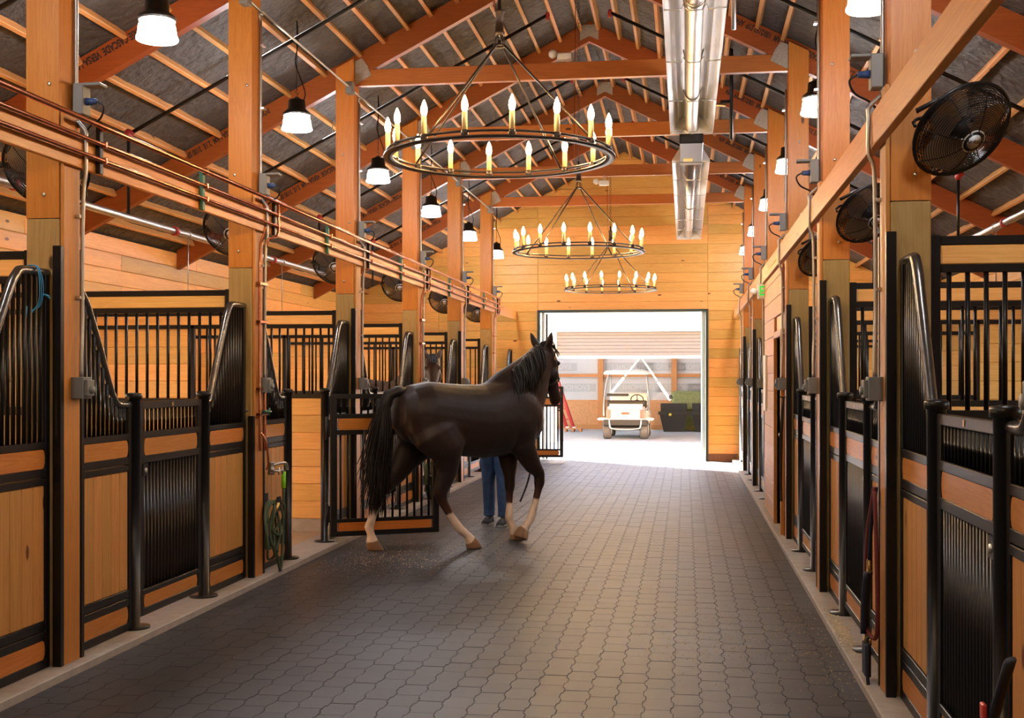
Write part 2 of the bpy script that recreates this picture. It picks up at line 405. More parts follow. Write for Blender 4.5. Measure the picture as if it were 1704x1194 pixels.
for s, xw in ((-1, XWL), (1, XWR)):
    wbk = MB(); o0, o1 = sorted((xw-s*.01+s*.0, xw+s*.14))
    ys = [2.0]; wins = []
    for k in range(6):
        c = YF[k]+1.55; wins.append((c-.5, c+.5))
    prev = -6.3
    for a, b in wins:
        wbk.box(o0, o1, prev, a, -.1, 3.25); wbk.box(o0, o1, a, b, -.1, 1.25); wbk.box(o0, o1, a, b, 2.1, 3.25); prev = b
    wbk.box(o0, o1, prev, YEND+.1, -.1, 3.25)
    w = struct(wbk.build('wall_%s' % SIDE[s], pineY))
    def wskip(b0, b1, z0, z1, wins=wins):
        if z1 < 1.26 or z0 > 2.09: return [(b0, b1)]
        out = []; p = b0
        for a, b in wins:
            if b < b0 or a > b1: continue
            if a > p: out.append((p, a))
            p = max(p, b)
        if p < b1: out.append((p, b1))
        return out
    wall_boards(w, 1, xw-s*.02, 2.0, YEND, .1, lambda x: 3.2, .185, lambda r: (4.8, 9.2, 13.4, 17.9) if r % 2 else (6.9, 11.3, 15.6, 20.1), pineY, skip=wskip)
    for a, b in wins:
        winid += 1
        f = MB(); x0, x1 = sorted((xw-s*.05, xw+s*.06))
        for q in ((a-.05, a, 1.2, 2.15), (b, b+.05, 1.2, 2.15), (a, b, 1.2, 1.25), (a, b, 2.1, 2.15), ((a+b)/2-.02, (a+b)/2+.02, 1.25, 2.1)): f.box(x0, x1, q[0], q[1], q[2], q[3])
        struct(f.build('window_%d' % winid, black))

wf = MB(); wf.box(XWL-.1, XWR+.1, -6.3, -6.16, -.1, 3.2)
wf.prism([(XWL-.1, 3.2), (XWR+.1, 3.2), (XWR, zu(XWR)+.3), (XRIDGE, 6.1), (XWL, zu(XWL)+.3)], -6.3, -6.16, 1)
struct(wf.build('wall_front', pineX))
# roof: foam deck, purlins, frames ------------------------------------
cb = MB(); nx = 75; ny = 300; y0, y1 = -6.3, YEND+.3
vv = []; ff = []
for i in range(2*nx+1):
    x = XWL-.3+(XRIDGE-XWL+.3)*i/nx if i <= nx else XRIDGE+(XWR+.3-XRIDGE)*(i-nx)/nx
    for j in range(ny+1):
        y = y0+(y1-y0)*j/ny
        vv.append((x, y, zu(x)+.262+.022*noise.noise(Vector((x*2.2, y*2.2, 0)))+.016*noise.noise(Vector((x*7, y*5, 3)))))
for i in range(2*nx):
    for j in range(ny): ff.append((i*(ny+1)+j, i*(ny+1)+j+1, (i+1)*(ny+1)+j+1, (i+1)*(ny+1)+j))
cb.add(vv, ff, True)
for sg in (-1, 1):
    xe = XWL-.3 if sg < 0 else XWR+.3
    cb.prism([(xe, zu(xe)+.33), (XRIDGE, 6.12), (XRIDGE, 6.3), (xe, zu(xe)+.45)], y0, y1, 1)
ceil = struct(cb.build('ceiling', foam))
pm = board(.04, 2.93-.1, .09, purlY)
offs = [.13+.25*k for k in range(9)]+[2.50+.385*k for k in range(8)]
for k in range(-1, 6):
    yc = 6.1+2.93*k+.1+2.93/2
    if k == -1: yc += 0
    for sg in (-1, 1):
        for d in offs:
            x = XRIDGE+sg*d
            piece('purlin', pm, ceil, (x+R.uniform(-.012, .012), yc, zu(x)+.235), (0, sg*SLOPE, R.uniform(-.003, .003)))
# stamps on the rafters
st_left = text_mesh('BOISE CASCADE  VERSA-LAM  2.1E  3100 SP', .085, inkb, .0008); st_left.transform(Matrix.Diagonal((.62, 1, 1, 1)))
st_right = text_mesh('2.1E 3100   BOISE CASCADE  VERSA-LAM  100/2150 SYP  APA', .080, inkb, .0008); st_right.transform(Matrix.Diagonal((.60, 1, 1, 1)))
def half(me): return max(v.co.x for v in me.vertices)
hl_, hr_ = half(st_left), half(st_right)
rl = math.hypot(5.55, 2.775)
def raft_mesh(sg):
    a = XRIDGE; xe = 5.40*sg
    poly = [(0, 0), (xe, -abs(xe)*SL), (xe, -abs(xe)*SL+.25), (0, .25)]
    return MB().prism(poly, -.045, .045, 1)
raft = {sg: raft_mesh(sg).mesh('rafter', rafterX) for sg in (-1, 1)}
tie = board(XR-XL-.002, .08, .165, collarX)
gus = MB().prism([(0, 0), (.17, .09), (.13, .19), (.07, .27), (0, .24)], -.003, .003, 1).mesh('gusset_plate', plate)
gus2 = MB().prism([(0, 0), (-.17, .09), (-.13, .19), (-.07, .27), (0, .24)], -.003, .003, 1).mesh('gusset_plate', plate)
gusr = MB().prism([(-.115, -.01), (0, .045), (.115, -.01), (.115, .185), (-.115, .185)], -.003, .003, 1).mesh('ridge_plate', plate)
for k in range(1, 7):
    y = YF[k]+.1
    t = thing('roof_frame', '%s pair of dark orange laminated rafters with a tie beam, counted from camera' % ['', 'nearest', 'second', 'third', 'fourth', 'fifth', 'last'][k], 'roof frame', (XRIDGE, y, 5.80), 'timber roof frames over the aisle')
    for sg in (-1, 1):
        r = piece('rafter', raft[sg], t, (0, 0, 0))
        me = st_left if sg < 0 else st_right
        d = (3.10+hl_*.89) if sg < 0 else (1.68+hr_*.88)
        piece('stamp', me, r, (sg*d, -.0465, -SL*d+.187), (PI/2, PI+sg*SLOPE, 0))
    piece('tie_beam', tie, t, ((XL+XR)/2-XRIDGE, 0, 4.613+.0825-5.80))
    piece('gusset_plate', gus, t, (XL-XRIDGE+.002, -.0485, 4.625-5.80)); piece('gusset_plate', gus2, t, (XR-XRIDGE-.002, -.0485, 4.625-5.80))
    piece('ridge_plate', gusr, t, (0, -.0485, .02))
    mb = MB()
    for q in range(1): mb.box(-.02, .02, -.04, .04, .0, .25)
# posts ---------------------------------------------------------------
lowp = board(.19, .2, 2.47, treatZ, .006)
fas = board(.022, .175, 3.03, fasciaZ, .003)
chan = MB()
chan.box(-.045, .004, -.018, .018, 0, 2.31, .003)
chan = chan.mesh('channel', black)
chan_s = MB().box(-.045, .004, -.018, .018, 0, 1.3, .003).mesh('channel', black)
bolt = MB().lathe([(.0, 0), (.011, .001), (.011, .006), (.006, .009)], 8).mesh('bolt', steel)
for s in (-1, 1):
    for k in range(0, 7):
        xc = ax(s, .095); y = YF[k]
        t = thing('timber_post', '%s tall orange timber post with greenish lower half along the %s stalls' % (ORD[k], SIDE[s]), 'post', (xc, y+.1, 0), 'timber posts along the %s stall row' % SIDE[s])
        piece('lower_post', lowp, t, (0, 0, 2.47/2))
        ztop = zu(ax(s, .19))+.25; xa, xb = -.095, .095
        zi = [zu(ax(s, .0))+.2, zu(ax(s, .19))+.2]
        l, r_ = (xa, xb)
        zl, zr = (zi[1], zi[0]) if s < 0 else (zi[0], zi[1])
        up = MB().prism([(l, 2.473), (r_, 2.473), (r_, zr), (l, zl)], -.1, .1, 1).mesh('upper_post', postZ)
        piece('upper_post', up, t)
        piece('fascia', fas, t, (-s*.107, 0, .02+1.515))
        plumb = (s < 0 and k % 2 == 0 and k > 0)
        for q, (yy) in enumerate((-.112, .112)):
            piece('channel', chan_s if (plumb and q == 0) else chan, t, (-s*.118, yy, .01), (0, 0, 0 if s < 0 else PI))
        if k in (1, 2, 3):
            for zz in (.35, .8, 1.35, 1.9, 2.6, 3.2, 3.9): piece('bolt', bolt, t, (R.uniform(-.05, .06), -.1, zz), (PI/2, 0, 0))
# long side beams --------------------------------------------------------
for s in (-1, 1):
    Lb = 23.66-2.6
    xb = ax(s, -.045)
    bt = .03 if s < 0 else .045
    xb = ax(s, -.0235-bt/2)
    tag(piece('side_beam', board(bt, Lb, .175, beamY, .003), None, (xb, 2.6+Lb/2, 2.765+.0875)), 'long orange timber beam bolted along the %s row of posts%s' % (SIDE[s], ' under copper pipes' if s < 0 else ''), 'beam')

# ------------------------------------------------------------------ stall fronts
def interp(path, y):
    for (a, b) in zip(path, path[1:]):
        if a[0] <= y <= b[0]: return a[1]+(b[1]-a[1])*(y-a[0])/max(1e-6, b[0]-a[0])
    return path[-1][1]
def scallop(y0, y1, z0, z1, x):
    h = (z1-z0); e = .022; p = []
    for i in range(7):
        t = -PI/2+PI*i/6; p.append((y1-e+e*math.cos(t), (z0+z1)/2+h/2*math.sin(t)))
    for i in range(7):
        t = PI/2+PI*i/6; p.append((y0+e+e*math.cos(t), (z0+z1)/2+h/2*math.sin(t)))
    return MB().prism(p, -x, x, 0)
PA, PB, PG = .74, .765, .99
swA = [(0, 2.165), (.06, 2.165), (.10, 2.15), (.16, 2.08), (.313, 1.889), (.43, 1.64), (.50, 1.52), (.56, 1.455), (.62, 1.44), (PA, 1.44)]
swA = [(0, 2.165), (.05, 2.165), (.09, 2.15), (.14, 2.09), (.20, 2.03), (.313, 1.85), (.43, 1.64), (.50, 1.52), (.56, 1.455), (.62, 1.44), (PA, 1.44)]
swB = [(0, 1.437), (.05, 1.437), (.10, 1.49), (.215, 1.72), (.34, 1.95), (.42, 2.09), (.465, 2.14), (.52, 2.168), (PB, 2.17)]
_pm = {}
def panel_meshes(kind):
    if kind in _pm: return _pm[kind]
    w, sw = (PA, swA) if kind == 'A' else (PB, swB)
    d = {}
    tall = (0, .045) if kind == 'A' else (w-.045, w); low = (w-.045, w) if kind == 'A' else (0, .045)
    f = MB(); f.box(-.02, .02, tall[0], tall[1], .045, 2.16, .003); f.box(-.02, .02, low[0], low[1], .045, 1.44, .003)
    d['frame'] = f.mesh('side_frame', black)
    d['rails'] = [(MB().box(-.021, .021, .045, w-.045, a, b, .003).mesh('rail', black)) for a, b in ((1.222, 1.262), (1.072, 1.118), (1.030, 1.066), (.252, .300), (.200, .246), (.045, .096))]
    d['strips'] = [scallop(.05, w-.05, 1.119, 1.221, .018).mesh('wood_strip', stripY), scallop(.05, w-.05, .097, .199, .018).mesh('wood_strip', stripY)]
    n = 6; bw = (w-.092)/n
    d['tg'] = (board(.026, bw-.003, .73, panelZ, .004), [(.046+bw*(i+.5)) for i in range(n)])
    d['sw'] = MB().tube(smooth_path([(0, y, z) for y, z in sw], 3), .025, 12).mesh('swan_neck_tube', swanm)
    m = 12 if kind == 'A' else 13
    d['bars'] = [(.045+(w-.09)*(i+.5)/m) for i in range(m)]
    d['sp'] = sw; d['w'] = w
    _pm[kind] = d; return d
def bars_into(root, ys, z0s, z1s, r, joined, x=0, name='bar', along=1, mat=None):
    mat = mat or black
    if joined:
        mb = MB()
        for y, a, b in zip(ys, z0s, z1s):
            p = (x, y) if along == 1 else (y, x)
            mb.tube([(p[0], p[1], a), (p[0], p[1], b)], r, 6)
        stuff(mb.build('bar_row', mat, root))
    else:
        me = rod(1, r, mat)
        for y, a, b in zip(ys, z0s, z1s):
            p = (x, y) if along == 1 else (y, x)
            piece(name, me, root, (p[0], p[1], a), None, (1, 1, b-a))
def stall_name(s, k): return '%s %s stall' % (ORD[k], SIDE[s])
def make_panel(s, k, kind, joined):
    d = panel_meshes(kind); y0 = YF[k]+(.215 if kind == 'A' else 2.145)
    lab = 'black swan-neck grille over pine boards on the %s side of the %s gate' % ('near' if kind == 'A' else 'far', stall_name(s, k))
    t = thing('stall_screen', lab, 'stall screen', (ax(s, .06), y0, .0), 'swan-neck stall screens')
    piece('side_frame', d['frame'], t)
    for r in d['rails']: piece('rail', r, t)
    for r in d['strips']: piece('wood_strip', r, t)
    me, ys = d['tg']
    for y in ys: piece('pine_board', me, t, (R.uniform(-.0008, .0008), y, .665))
    piece('swan_neck_tube', d['sw'], t)
    bars_into(t, d['bars'], [1.255]*len(d['bars']), [interp(d['sp'], y) for y in d['bars']], .0125, joined)
gp = MB().lathe([(.10, 0), (.10, .012), (.040, .013), (.040, 1.425), (.052, 1.428), (.052, 1.455), (.047, 1.464), (.02, 1.468)], 20).mesh('gate_post', black)
gate_m = {}
def gate_parts(w):
    if w in gate_m: return gate_m[w]
    d = {}
    d['st'] = MB().box(-.02, .02, -.0325, .0325, .097, 1.455, .003).mesh('stile', black)
    d['rails'] = [MB().box(-.021, .021, .045, w-.045, a, b, .003).mesh('rail', black) for a, b in ((1.41, 1.455), (1.222, 1.265), (1.066, 1.112), (.228, .262), (.097, .145))]
    d['strips'] = [scallop(.075, w-.075, 1.113, 1.221, .017).mesh('wood_strip', stripY), scallop(.075, w-.075, .146, .227, .017).mesh('wood_strip', stripY)]
    d['latch'] = MB().box(-.025, .025, w-.115, w-.045, .985, 1.062).mesh('latch_box', black)
    d['knob'] = MB().tube([(-.03, w-.08, 1.02), (.03, w-.08, 1.02)], .016, 10).mesh('latch_knob', steel)
    d['hinge'] = MB().tube([(0, -.03, 0), (0, -.03, .22)], .017, 8).box(-.012, .012, -.03, .0, .03, .19).mesh('hinge', black)
    d['badge'] = MB().box(-.0235, .0235, w/2-.012, w/2+.012, 1.42, 1.445).mesh('maker_badge', brass)
    gate_m[w] = d; return d
def make_gate(s, k, joined, hinge=None, ang=0, w=PG, lab=None):
    """gate leaf: local +y runs from the far gate post's hinge towards the latch post"""
    d = gate_parts(w)
    loc = (ax(s, .06), YF[k]+2.045, 0)
    lab = lab or 'closed black barred gate with two orange wood strips on the %s' % stall_name(s, k)
    t = thing('stall_gate', lab, 'gate', hinge or loc, 'barred stall gates', PI+ang)
    piece('stile', d['st'], t, (0, .0325, 0)); piece('stile', d['st'], t, (0, w-.0325, 0))
    for r in d['rails']: piece('rail', r, t)
    for r in d['strips']: piece('wood_strip', r, t)
    lb = piece('latch_box', d['latch'], t); piece('latch_knob', d['knob'], lb)
    piece('maker_badge', d['badge'], t)
    for z in (.2, 1.02): piece('hinge', d['hinge'], t, (0, 0, z))
    n1 = 14; ys = [.065+(w-.13)*(i+.5)/n1 for i in range(n1)]
    bars_into(t, ys, [1.262]*n1, [1.412]*n1, .0115, joined)
    n2 = 13 if w > 1.05 else 17; ys = [.065+(w-.13)*(i+.5)/n2 for i in range(n2)]
    bars_into(t, ys, [.258]*n2, [1.07]*n2, .012, joined)
OPEN_W = 1.08
for s in (-1, 1):
    for k in range(0, 7):
        if s == 1 and k == 3: continue                       # the closed room stands here
        if YF[k]+2.8 > 24.5: continue
        joined = k >= 4
        short = YF[k]+2.7 > YEND
        make_panel(s, k, 'A', joined)
        for nm, yy in (('near', .998), ('far', 2.098)):
            tag(piece('gate_post', gp, None, (ax(s, .05), YF[k]+yy, .045)), 'round capped black steel post at the %s side of the %s gate' % (nm, stall_name(s, k)), 'gate post', 'round steel gate posts')
        if s == -1 and k == 2:
            make_gate(s, k, False, (XL+.015, YF[k]+2.05, 0), -PI+math.radians(-61), OPEN_W, 'barred gate swung open into the aisle behind the dark horse\'s hind legs')
        elif s == -1 and k == 6:
            make_gate(s, k, False, (XL-.02, YF[k]+2.05, 0), -PI+math.radians(-85), OPEN_W, 'far barred gate standing open by the bright doorway, beyond the horse\'s chest')
        else: make_gate(s, k, joined)
        if not short or True: make_panel(s, k, 'B', joined)

# partitions between the stalls ------------------------------------------
ptop = MB().box(-.02, .02, 0, 1, 0, .045).mesh('top_rail', black)
for s in (-1, 1):
    xw = XWL if s < 0 else XWR
    for k in range(0, 7):
        if s == 1 and k in (3, 4): pass
        y = YF[k]+.1
        xa = ax(s, .20); D = abs(xw-xa)-.06                     # from the post out to the wall
        t = thing('stall_partition', 'pine and black bar partition behind the %s timber post on the %s' % (ORD[k], SIDE[s]), 'partition', (xa, y, 0), 'partitions between the stalls')
        sg = s
        def bx(x0, x1, z0, z1, th=.022, bev=.003):
            a, b = sorted((sg*x0, sg*x1)); return MB().box(a, b, -th, th, z0, z1, bev)
        G = 1.55                                                # barred part next to the aisle
        bx(0, .05, .02, 2.31).build('end_channel', black, t); bx(.05, D, 2.262, 2.305).build('top_rail', black, t)
        bx(.05, D, 2.125, 2.165).build('bar_rail', black, t); bx(.05, G, 1.40, 1.445).build('bar_rail', black, t)
        bx(G, G+.045, .3, 2.165).build('mullion', black, t)
        piece('plank', board(D-.06, .036, .094, partX), t, (sg*(D+.05)/2, 0, 2.213))
        z = .155
        while z < 1.39:
            piece('plank', board(D-.06, .036, .1755, partX), t, (sg*(D+.05)/2, R.uniform(-.001, .001), z+.088)); z += .178
        while z < 2.10:
            hh = min(.178, 2.125-z)
            piece('plank', board(D-G-.05, .036, hh-.003, partX), t, (sg*(D+G+.045)/2, R.uniform(-.001, .001), z+hh/2)); z += .178
        bx(0.05, D, .02, .15, .03, 0).build('curb', concrete, t); bx(.05, D-.01, .15, 1.40, .006, 0).build('core_sheet', partX, t); bx(G+.03, D-.01, 1.40, 2.14, .006, 0).build('core_sheet', partX, t)  # inner sheets added to stop window light showing between the planks
        nb = 17; xs = [sg*(.05+(G-.05)*(i+.5)/nb) for i in range(nb)]
        bars_into(t, xs, [1.44]*nb, [2.13]*nb, .0125, k >= 4 or (s > 0 and k > 2), 0, 'bar', 0)

# the closed room on the right with its door ------------------------------
ry0, ry1 = YF[3]+.24, YF[4]-.02
rw = MB(); xf = XR-.035
dy0, dy1, dz = ry0+.12, ry0+1.0, 2.03
for q in ((ry0, dy0, .0, 2.76), (dy1, ry1, 0, 2.76), (dy0, dy1, dz, 2.76)): rw.box(XR-.02, XR+.10, q[0], q[1], q[2], q[3])
room = struct(rw.build('wall_room', pineY))
z = .06; i = 0
while z < 2.7:
    hh = min(.2, 2.75-z)
    segs = [(dy1+.07, ry1)] if z < dz+.05 else [(ry0, ry1)]
    for a, b in segs: piece('plank', board(.02, b-a, hh-.004, wood_room := globals().get('wood_room') or wood('room_pine', (.60, .31, .16), (.48, .22, .10), 1, .35, .5, .1), .004), room, (xf, (a+b)/2, z+hh/2))
    z += hh
dd = MB()
for q in ((dy0-.07, dy0, 0, dz+.07), (dy1, dy1+.07, 0, dz+.07), (dy0, dy1, dz, dz+.07)): dd.box(XR-.055, XR+.1, q[0], q[1], max(.046, q[2]), q[3], .004)
door1 = struct(dd.build('door_1', fasciaZ))
MB().box(XR+.03, XR+.07, dy0+.01, dy1-.01, .05, dz-.01, .003).build('door_leaf', doorm, door1)
MB().lathe([(.0, 0), (.026, .004), (.03, .02), (.02, .04), (.0, .045)], 12).build('door_knob', steel, door1, (XR+.03, dy1-.08, 1.0), (0, -PI/2, 0))
tag(MB().box(-.012, .012, -.16, .16, -.33, .33, .004).build('notice_board', whitep, None, (xf-.022, ry1-.30, 1.55)), 'white notice board hung on the plank wall beside the brown door', 'board')

# the big doorway ----------------------------------------------------------
d2 = MB()
for q in ((DX0-.03, DX0+.02, 0, DZ+.03), (DX1-.02, DX1+.03, 0, DZ+.03), (DX0, DX1, DZ-.02, DZ+.03)): d2.box(q[0], q[1], YEND-.04, YEND+.17, q[2], q[3])
door2 = struct(d2.build('door_2', pbr('dark_green_trim', (.01, .025, .018), .4)))
MB().box(DX1-.10, DX1-.02, YEND+.17, YEND+.30, 0, DZ, .004).build('door_jamb', whitem, door2)
MB().box(DX0+.03, DX0+.09, YEND+.17, YEND+.30, 0, DZ, .004).build('door_jamb', whitem, door2)
MB().box(DX0+.11, DX0+.15, YEND+.20, YEND+.26, 0, DZ-.03, .004).build('door_track', black, door2)

# ------------------------------------------------------------------ yard and the shed opposite
struct(MB().box(-40, 40, 23.86, 29.95, -.3, -.012).build('ground', yardm))
SY = 30.0; sx0, sx1, sz = -3.25, .85, 2.78
sh = MB()
for q in ((-9, sx0, 0, 4.2), (sx1, 5.5, 0, 4.2), (sx0, sx1, sz, 4.2)): sh.box(q[0], q[1], SY, SY+.12, q[2], q[3])
shed = struct(sh.build('wall_shed', whitem))
for i in range(18):
    z = 2.8+.2*i/2.0
sb = MB(); sb.box(-9, 5.5, 38.4, 38.55, 0, 4.2); sb.box(-9.1, -9, 37.4, 38.5, 0, 4.2); sb.box(-9.1, -9, SY, 31, 0, 4.2); sb.box(-9.1, -9, 31, 37.4, 2.0, 4.2); sb.box(5.5, 5.6, SY, 38.5, 0, 4.2)  # left side opened out of view so daylight brightens the inside
shb = struct(sb.build('wall_shed_back', wrapm))
rb = MB()
for q in ((SY-.3, 34.6), (34.9, 38.8)): rb.box(-9.3, 5.8, q[0], q[1], 4.2, 4.35)  # open strip in the unseen roof, added to brighten the shed
for x in (-9.2, -6.3, -3.4, -.5, 2.4, 5.6): rb.box(x, x+.1, 31.2, 37.6, 4.1, 4.3)
struct(rb.build('ceiling_shed', whitem))
struct(MB().box(-9, 5.5, SY-.04, 38.4, -.3, .0).build('floor_shed', shedfloor))
MB().box(-9, 5.5, 38.36, 38.4, .08, .93).build('strand_board', osb, shb)
MB().box(-9, 5.5, 38.3, 38.4, 0, .14).build('sill_plank', shedpost, shb)
for x in (-4.9, -2.66, -.34, 1.98): MB().box(x-.085, x+.085, 38.22, 38.4, .0, 4.2).build('stud', shedpost, shb)
for a, b in ((-4.81, -2.75), (-2.57, -.43), (-.25, 1.9)): MB().box(a, b, 38.3, 38.4, 1.66, 1.76).build('girt', shedpost, shb)
wl = text_mesh('EVOMONET', .22, wrapm, .0005, True); lb = MB().box(-.78, .78, -.002, .002, -.13, .13).mesh('print_block', pbr('house_wrap_block', (.41, .41, .41), .55))
ws = text_mesh('V', .22, wrapm, .0005); sbk = MB().box(-.17, .17, -.002, .002, -.16, .16).mesh('print_block', bpy.data.materials['house_wrap_block'])
for x, z in ((-4.2, 1.98), (-1.75, 1.98), (-3.6, 1.32), (-1.55, 1.32), (-.75, 1.98), (.25, 1.98), (.85, 1.32), (-.05, 1.32)):
    o = piece('print_block', lb, shb, (x, 38.395, z)); piece('lettering', wl, o, (0, -.004, 0), (PI/2, 0, 0))
for x, z in ((-3.95, 2.6), (-2.3, 2.6), (-.95, 2.55), (.4, 2.6), (-4.0, .98+.2), (-1.2, 1.1)):
    o = piece('print_block', sbk, shb, (x, 38.395, z)); piece('lettering', ws, o, (0, -.004, 0), (PI/2, 0, 0))
# roll-up door, part lowered
t = thing('roll_up_door', 'pale ribbed roll-up door part lowered in the white building opposite', 'roll-up door', (0, SY+.16, 0))
n = 7; zz0 = 2.18
for i in range(n):
    h = (sz-zz0)/n
    MB().box(sx0, sx1, -.012, .012, zz0+i*h, zz0+(i+1)*h-.0005, .007).build('door_slat', slatm, t)
MB().box(sx0, sx1, -.02, .02, zz0-.07, zz0, .004).build('bottom_bar', whitem, t)
for x in (sx0+.02, sx1-.02): MB().box(x-.03, x+.03, -.03, .03, 0, sz).build('guide_track', steel, t)
# white V strap
t = thing('lifting_strap', 'white V-shaped strap hanging from the roll-up door above the cart', 'strap', (-1.12, 31.0, 2.17))
for sg, L in ((-1, 1.0), (1, 1.0)):
    a = Vector((0, 0, 0)); b = Vector((sg*.75, .0, -.92 if sg < 0 else -1.12)); 
    MB().tube([a, a+(b-a)*.55], .022, 8).build('strap_arm', whitem, t); MB().tube([a+(b-a)*.58, b], .034, 8).build('strap_sleeve', whitem, t)
MB().tube([(.72, 0, -1.06), (.80, 0, -1.02)], .05, 8).build('hook', black, t)
# red ladder
t = thing('ladder', 'red fibreglass ladder leaning against the shed wall, left of the cart', 'ladder', (-3.62, 37.2, 0))
P0 = Vector((0, 0, .03)); P1 = Vector((-1.05, 1.0, 2.9)); w = Vector((.23, -.15, 0))
for o in (Vector((0, 0, 0)), w): MB().tube([P0+o, P1+o*.9], .06, 6).build('ladder_rail', ladderm, t)
for i in range(1, 9):
    c = P0+(P1-P0)*i/9; MB().tube([c, c+w*.95], .017, 6).build('rung', ladderm, t)
for o in (Vector((0, 0, 0)), w): MB().box(-.05, .05, -.05, .05, 0, .12, .01).build('ladder_foot', whitep, t, tuple(o))
# black stock tubs
def tub(x, y, lab):
    t = thing('feed_tub', lab, 'tub', (x, y, 0), 'black plastic tubs in the shed')
    m = MB(); v = []; f = []
    prof = [(.30, .22, 0), (.42, .30, .52), (.46, .34, .52), (.46, .34, .60), (.43, .31, .60), (.31, .22, .04)]
    for a, b, z in prof: v += [(-a, -b, z), (a, -b, z), (a, b, z), (-a, b, z)]
    for i in range(len(prof)-1):
        for k in range(4): f.append((i*4+k, i*4+(k+1) % 4, i*4+4+(k+1) % 4, i*4+4+k))
    f.append((3, 2, 1, 0)); f.append(tuple(len(prof)*4-4+k for k in range(4))); m.add(v, f)
    m.build('tub_body', black_rough, t)
    MB().box(-.40, .40, -.02, .02, 0, .30, .01).build('tub_lid', black_rough, t, (0, .36, .55))
    MB().tube([(-.1, -.345, .52), (-.1, -.36, .52)], .045, 12).build('sticker', yellowm, t)
tub(-.34, 36.9, 'black plastic tub with raised lid beside the golf cart'); tub(.62, 36.9, 'black plastic tub at the right edge of the doorway, before green bales')
for i, (x, z, lab) in enumerate(((.42, 0, 'lower green wrapped hay bale behind the black tubs'), (.34, .62, 'upper green wrapped hay bale stacked behind the black tubs'))):
    b = MB().box(-.75, .75, -.3, .3, 0, .6, .06); o = b.build('hay_bale', haym, None, (x, 37.7, z)); tag(o, lab, 'hay bale')
pt = thing('wooden_pallet', 'small wooden pallet on the shed floor left of the ladder', 'pallet', (-3.35, 36.4, 0))
for i in range(4): MB().box(-.25, .25, -.05, .05, .08, .10).build('slat', shedpost, pt, (0, -.2+.13*i, 0))
for x in (-.22, 0, .22): MB().box(-.03, .03, -.26, .26, 0, .08).build('stringer', shedpost, pt, (x, 0, 0))

# golf cart
gc = thing('golf_cart', 'white-roofed golf cart parked facing the barn in the shed opening', 'golf cart', (-1.56, 33.3, 0))
def wheel(x, y, r=.25):
    w_ = MB().lathe([(.10, -.1), (r*.8, -.115), (r*.97, -.09), (r, -.05), (r, .05), (r*.97, .09), (r*.8, .115), (.10, .1)], 20).build('wheel', tyre, gc, (x, y, r), (0, PI/2, 0))
    MB().lathe([(.02, .09), (.12, .105), (.13, .118), (.03, .122)], 14).build('hub_cap', whitep, w_); MB().lathe([(.02, -.122), (.12, -.118), (.13, -.105), (.03, -.09)], 14).build('hub_cap', whitep, w_)
for x in (-.49, .49):
    wheel(x, -1.18); wheel(x, .55)
MB().prism([(-1.45, .42), (-1.38, .78), (-1.02, .86), (-.72, .84), (-.60, .42)], -.50, .50, 0).build('front_cowl', cartr, gc)
MB().prism([(-1.40, .79), (-1.08, .93), (-.66, .92), (-.66, .84), (-1.05, .80)], -.44, .44, 0).build('hood', cartw, gc)
for x in (-.44, .44): MB().box(x-.05, x+.05, -1.462, -1.40, .56, .78, .01).build('corner_trim', cartc, gc)
for x in (-.26, .26): MB().box(-.13, .13, -.02, .02, -.07, .07, .02).build('headlight', emit('headlight_glass', (1, 1, 1), .0) if 0 else whitep, gc, (x, -1.435, .67))
MB().box(-.1, .1, -.012, .012, -.03, .03, .008).build('front_badge', ladderm, gc, (0, -1.45, .69))
MB().box(-.58, .58, -1.52, -1.44, .36, .52, .02).build('front_bumper', black_rough, gc)
MB().tube(smooth_path([(-.42, -1.5, .52), (-.40, -1.54, .36), (-.3, -1.56, .28), (.3, -1.56, .28), (.40, -1.54, .36), (.42, -1.5, .52)], 4), .022, 8).build('brush_guard', steel, gc)
MB().box(-.52, .52, -1.3, 1.1, .24, .34, .02).build('chassis', black_rough, gc)
MB().box(-.60, .60, .05, 1.15, .34, .72, .04).build('rear_body', cartw, gc)
MB().box(-.52, .52, .10, .60, .72, .86, .04).build('seat_cushion', whitep, gc); MB().box(-.52, .52, .58, .70, .84, 1.20, .04).build('seat_back', whitep, gc)
MB().box(-.54, .54, -.72, -.58, .80, 1.02, .03).build('dashboard', black_rough, gc)
for x in (-.62, .62): MB().box(x-.13, x+.13, -1.42, -.9, .50, .56, .03).build('fender', cartw, gc)
sw_ = MB().tube([(.17*math.cos(a*PI/10), .09*math.sin(a*PI/10)*-1, .14*math.sin(a*PI/10)) for a in range(20)], .016, 6, closed=True).build('steering_wheel', black_rough, gc, (.27, -.42, 1.03))
MB().tube([(0, 0, 0), (0, -.2, -.25)], .02, 6).build('steering_column', black_rough, sw_)
for a in (PI/2, PI*7/6, PI*11/6): MB().tube([(0, 0, 0), (.16*math.cos(a), -.085*math.sin(a), .13*math.sin(a))], .012, 6).build('spoke', black_rough, sw_)
MB().box(-.35, .25, -.1, .1, -.02, .05, .02).build('parcel_tray', black_rough, gc, (-.2, -.55, 1.15))
for x in (-.60, .60):
    MB().tube(smooth_path([(x, -.95, .60), (x*1.0, -.72, 1.1), (x*.86, -.45, 1.72)], 4), .02, 8).build('roof_strut', steel, gc); MB().tube([(x*.9, .85, .7), (x*.86, .75, 1.72)], .018, 8).build('roof_strut', steel, gc)
rf = MB(); v = []; f = []
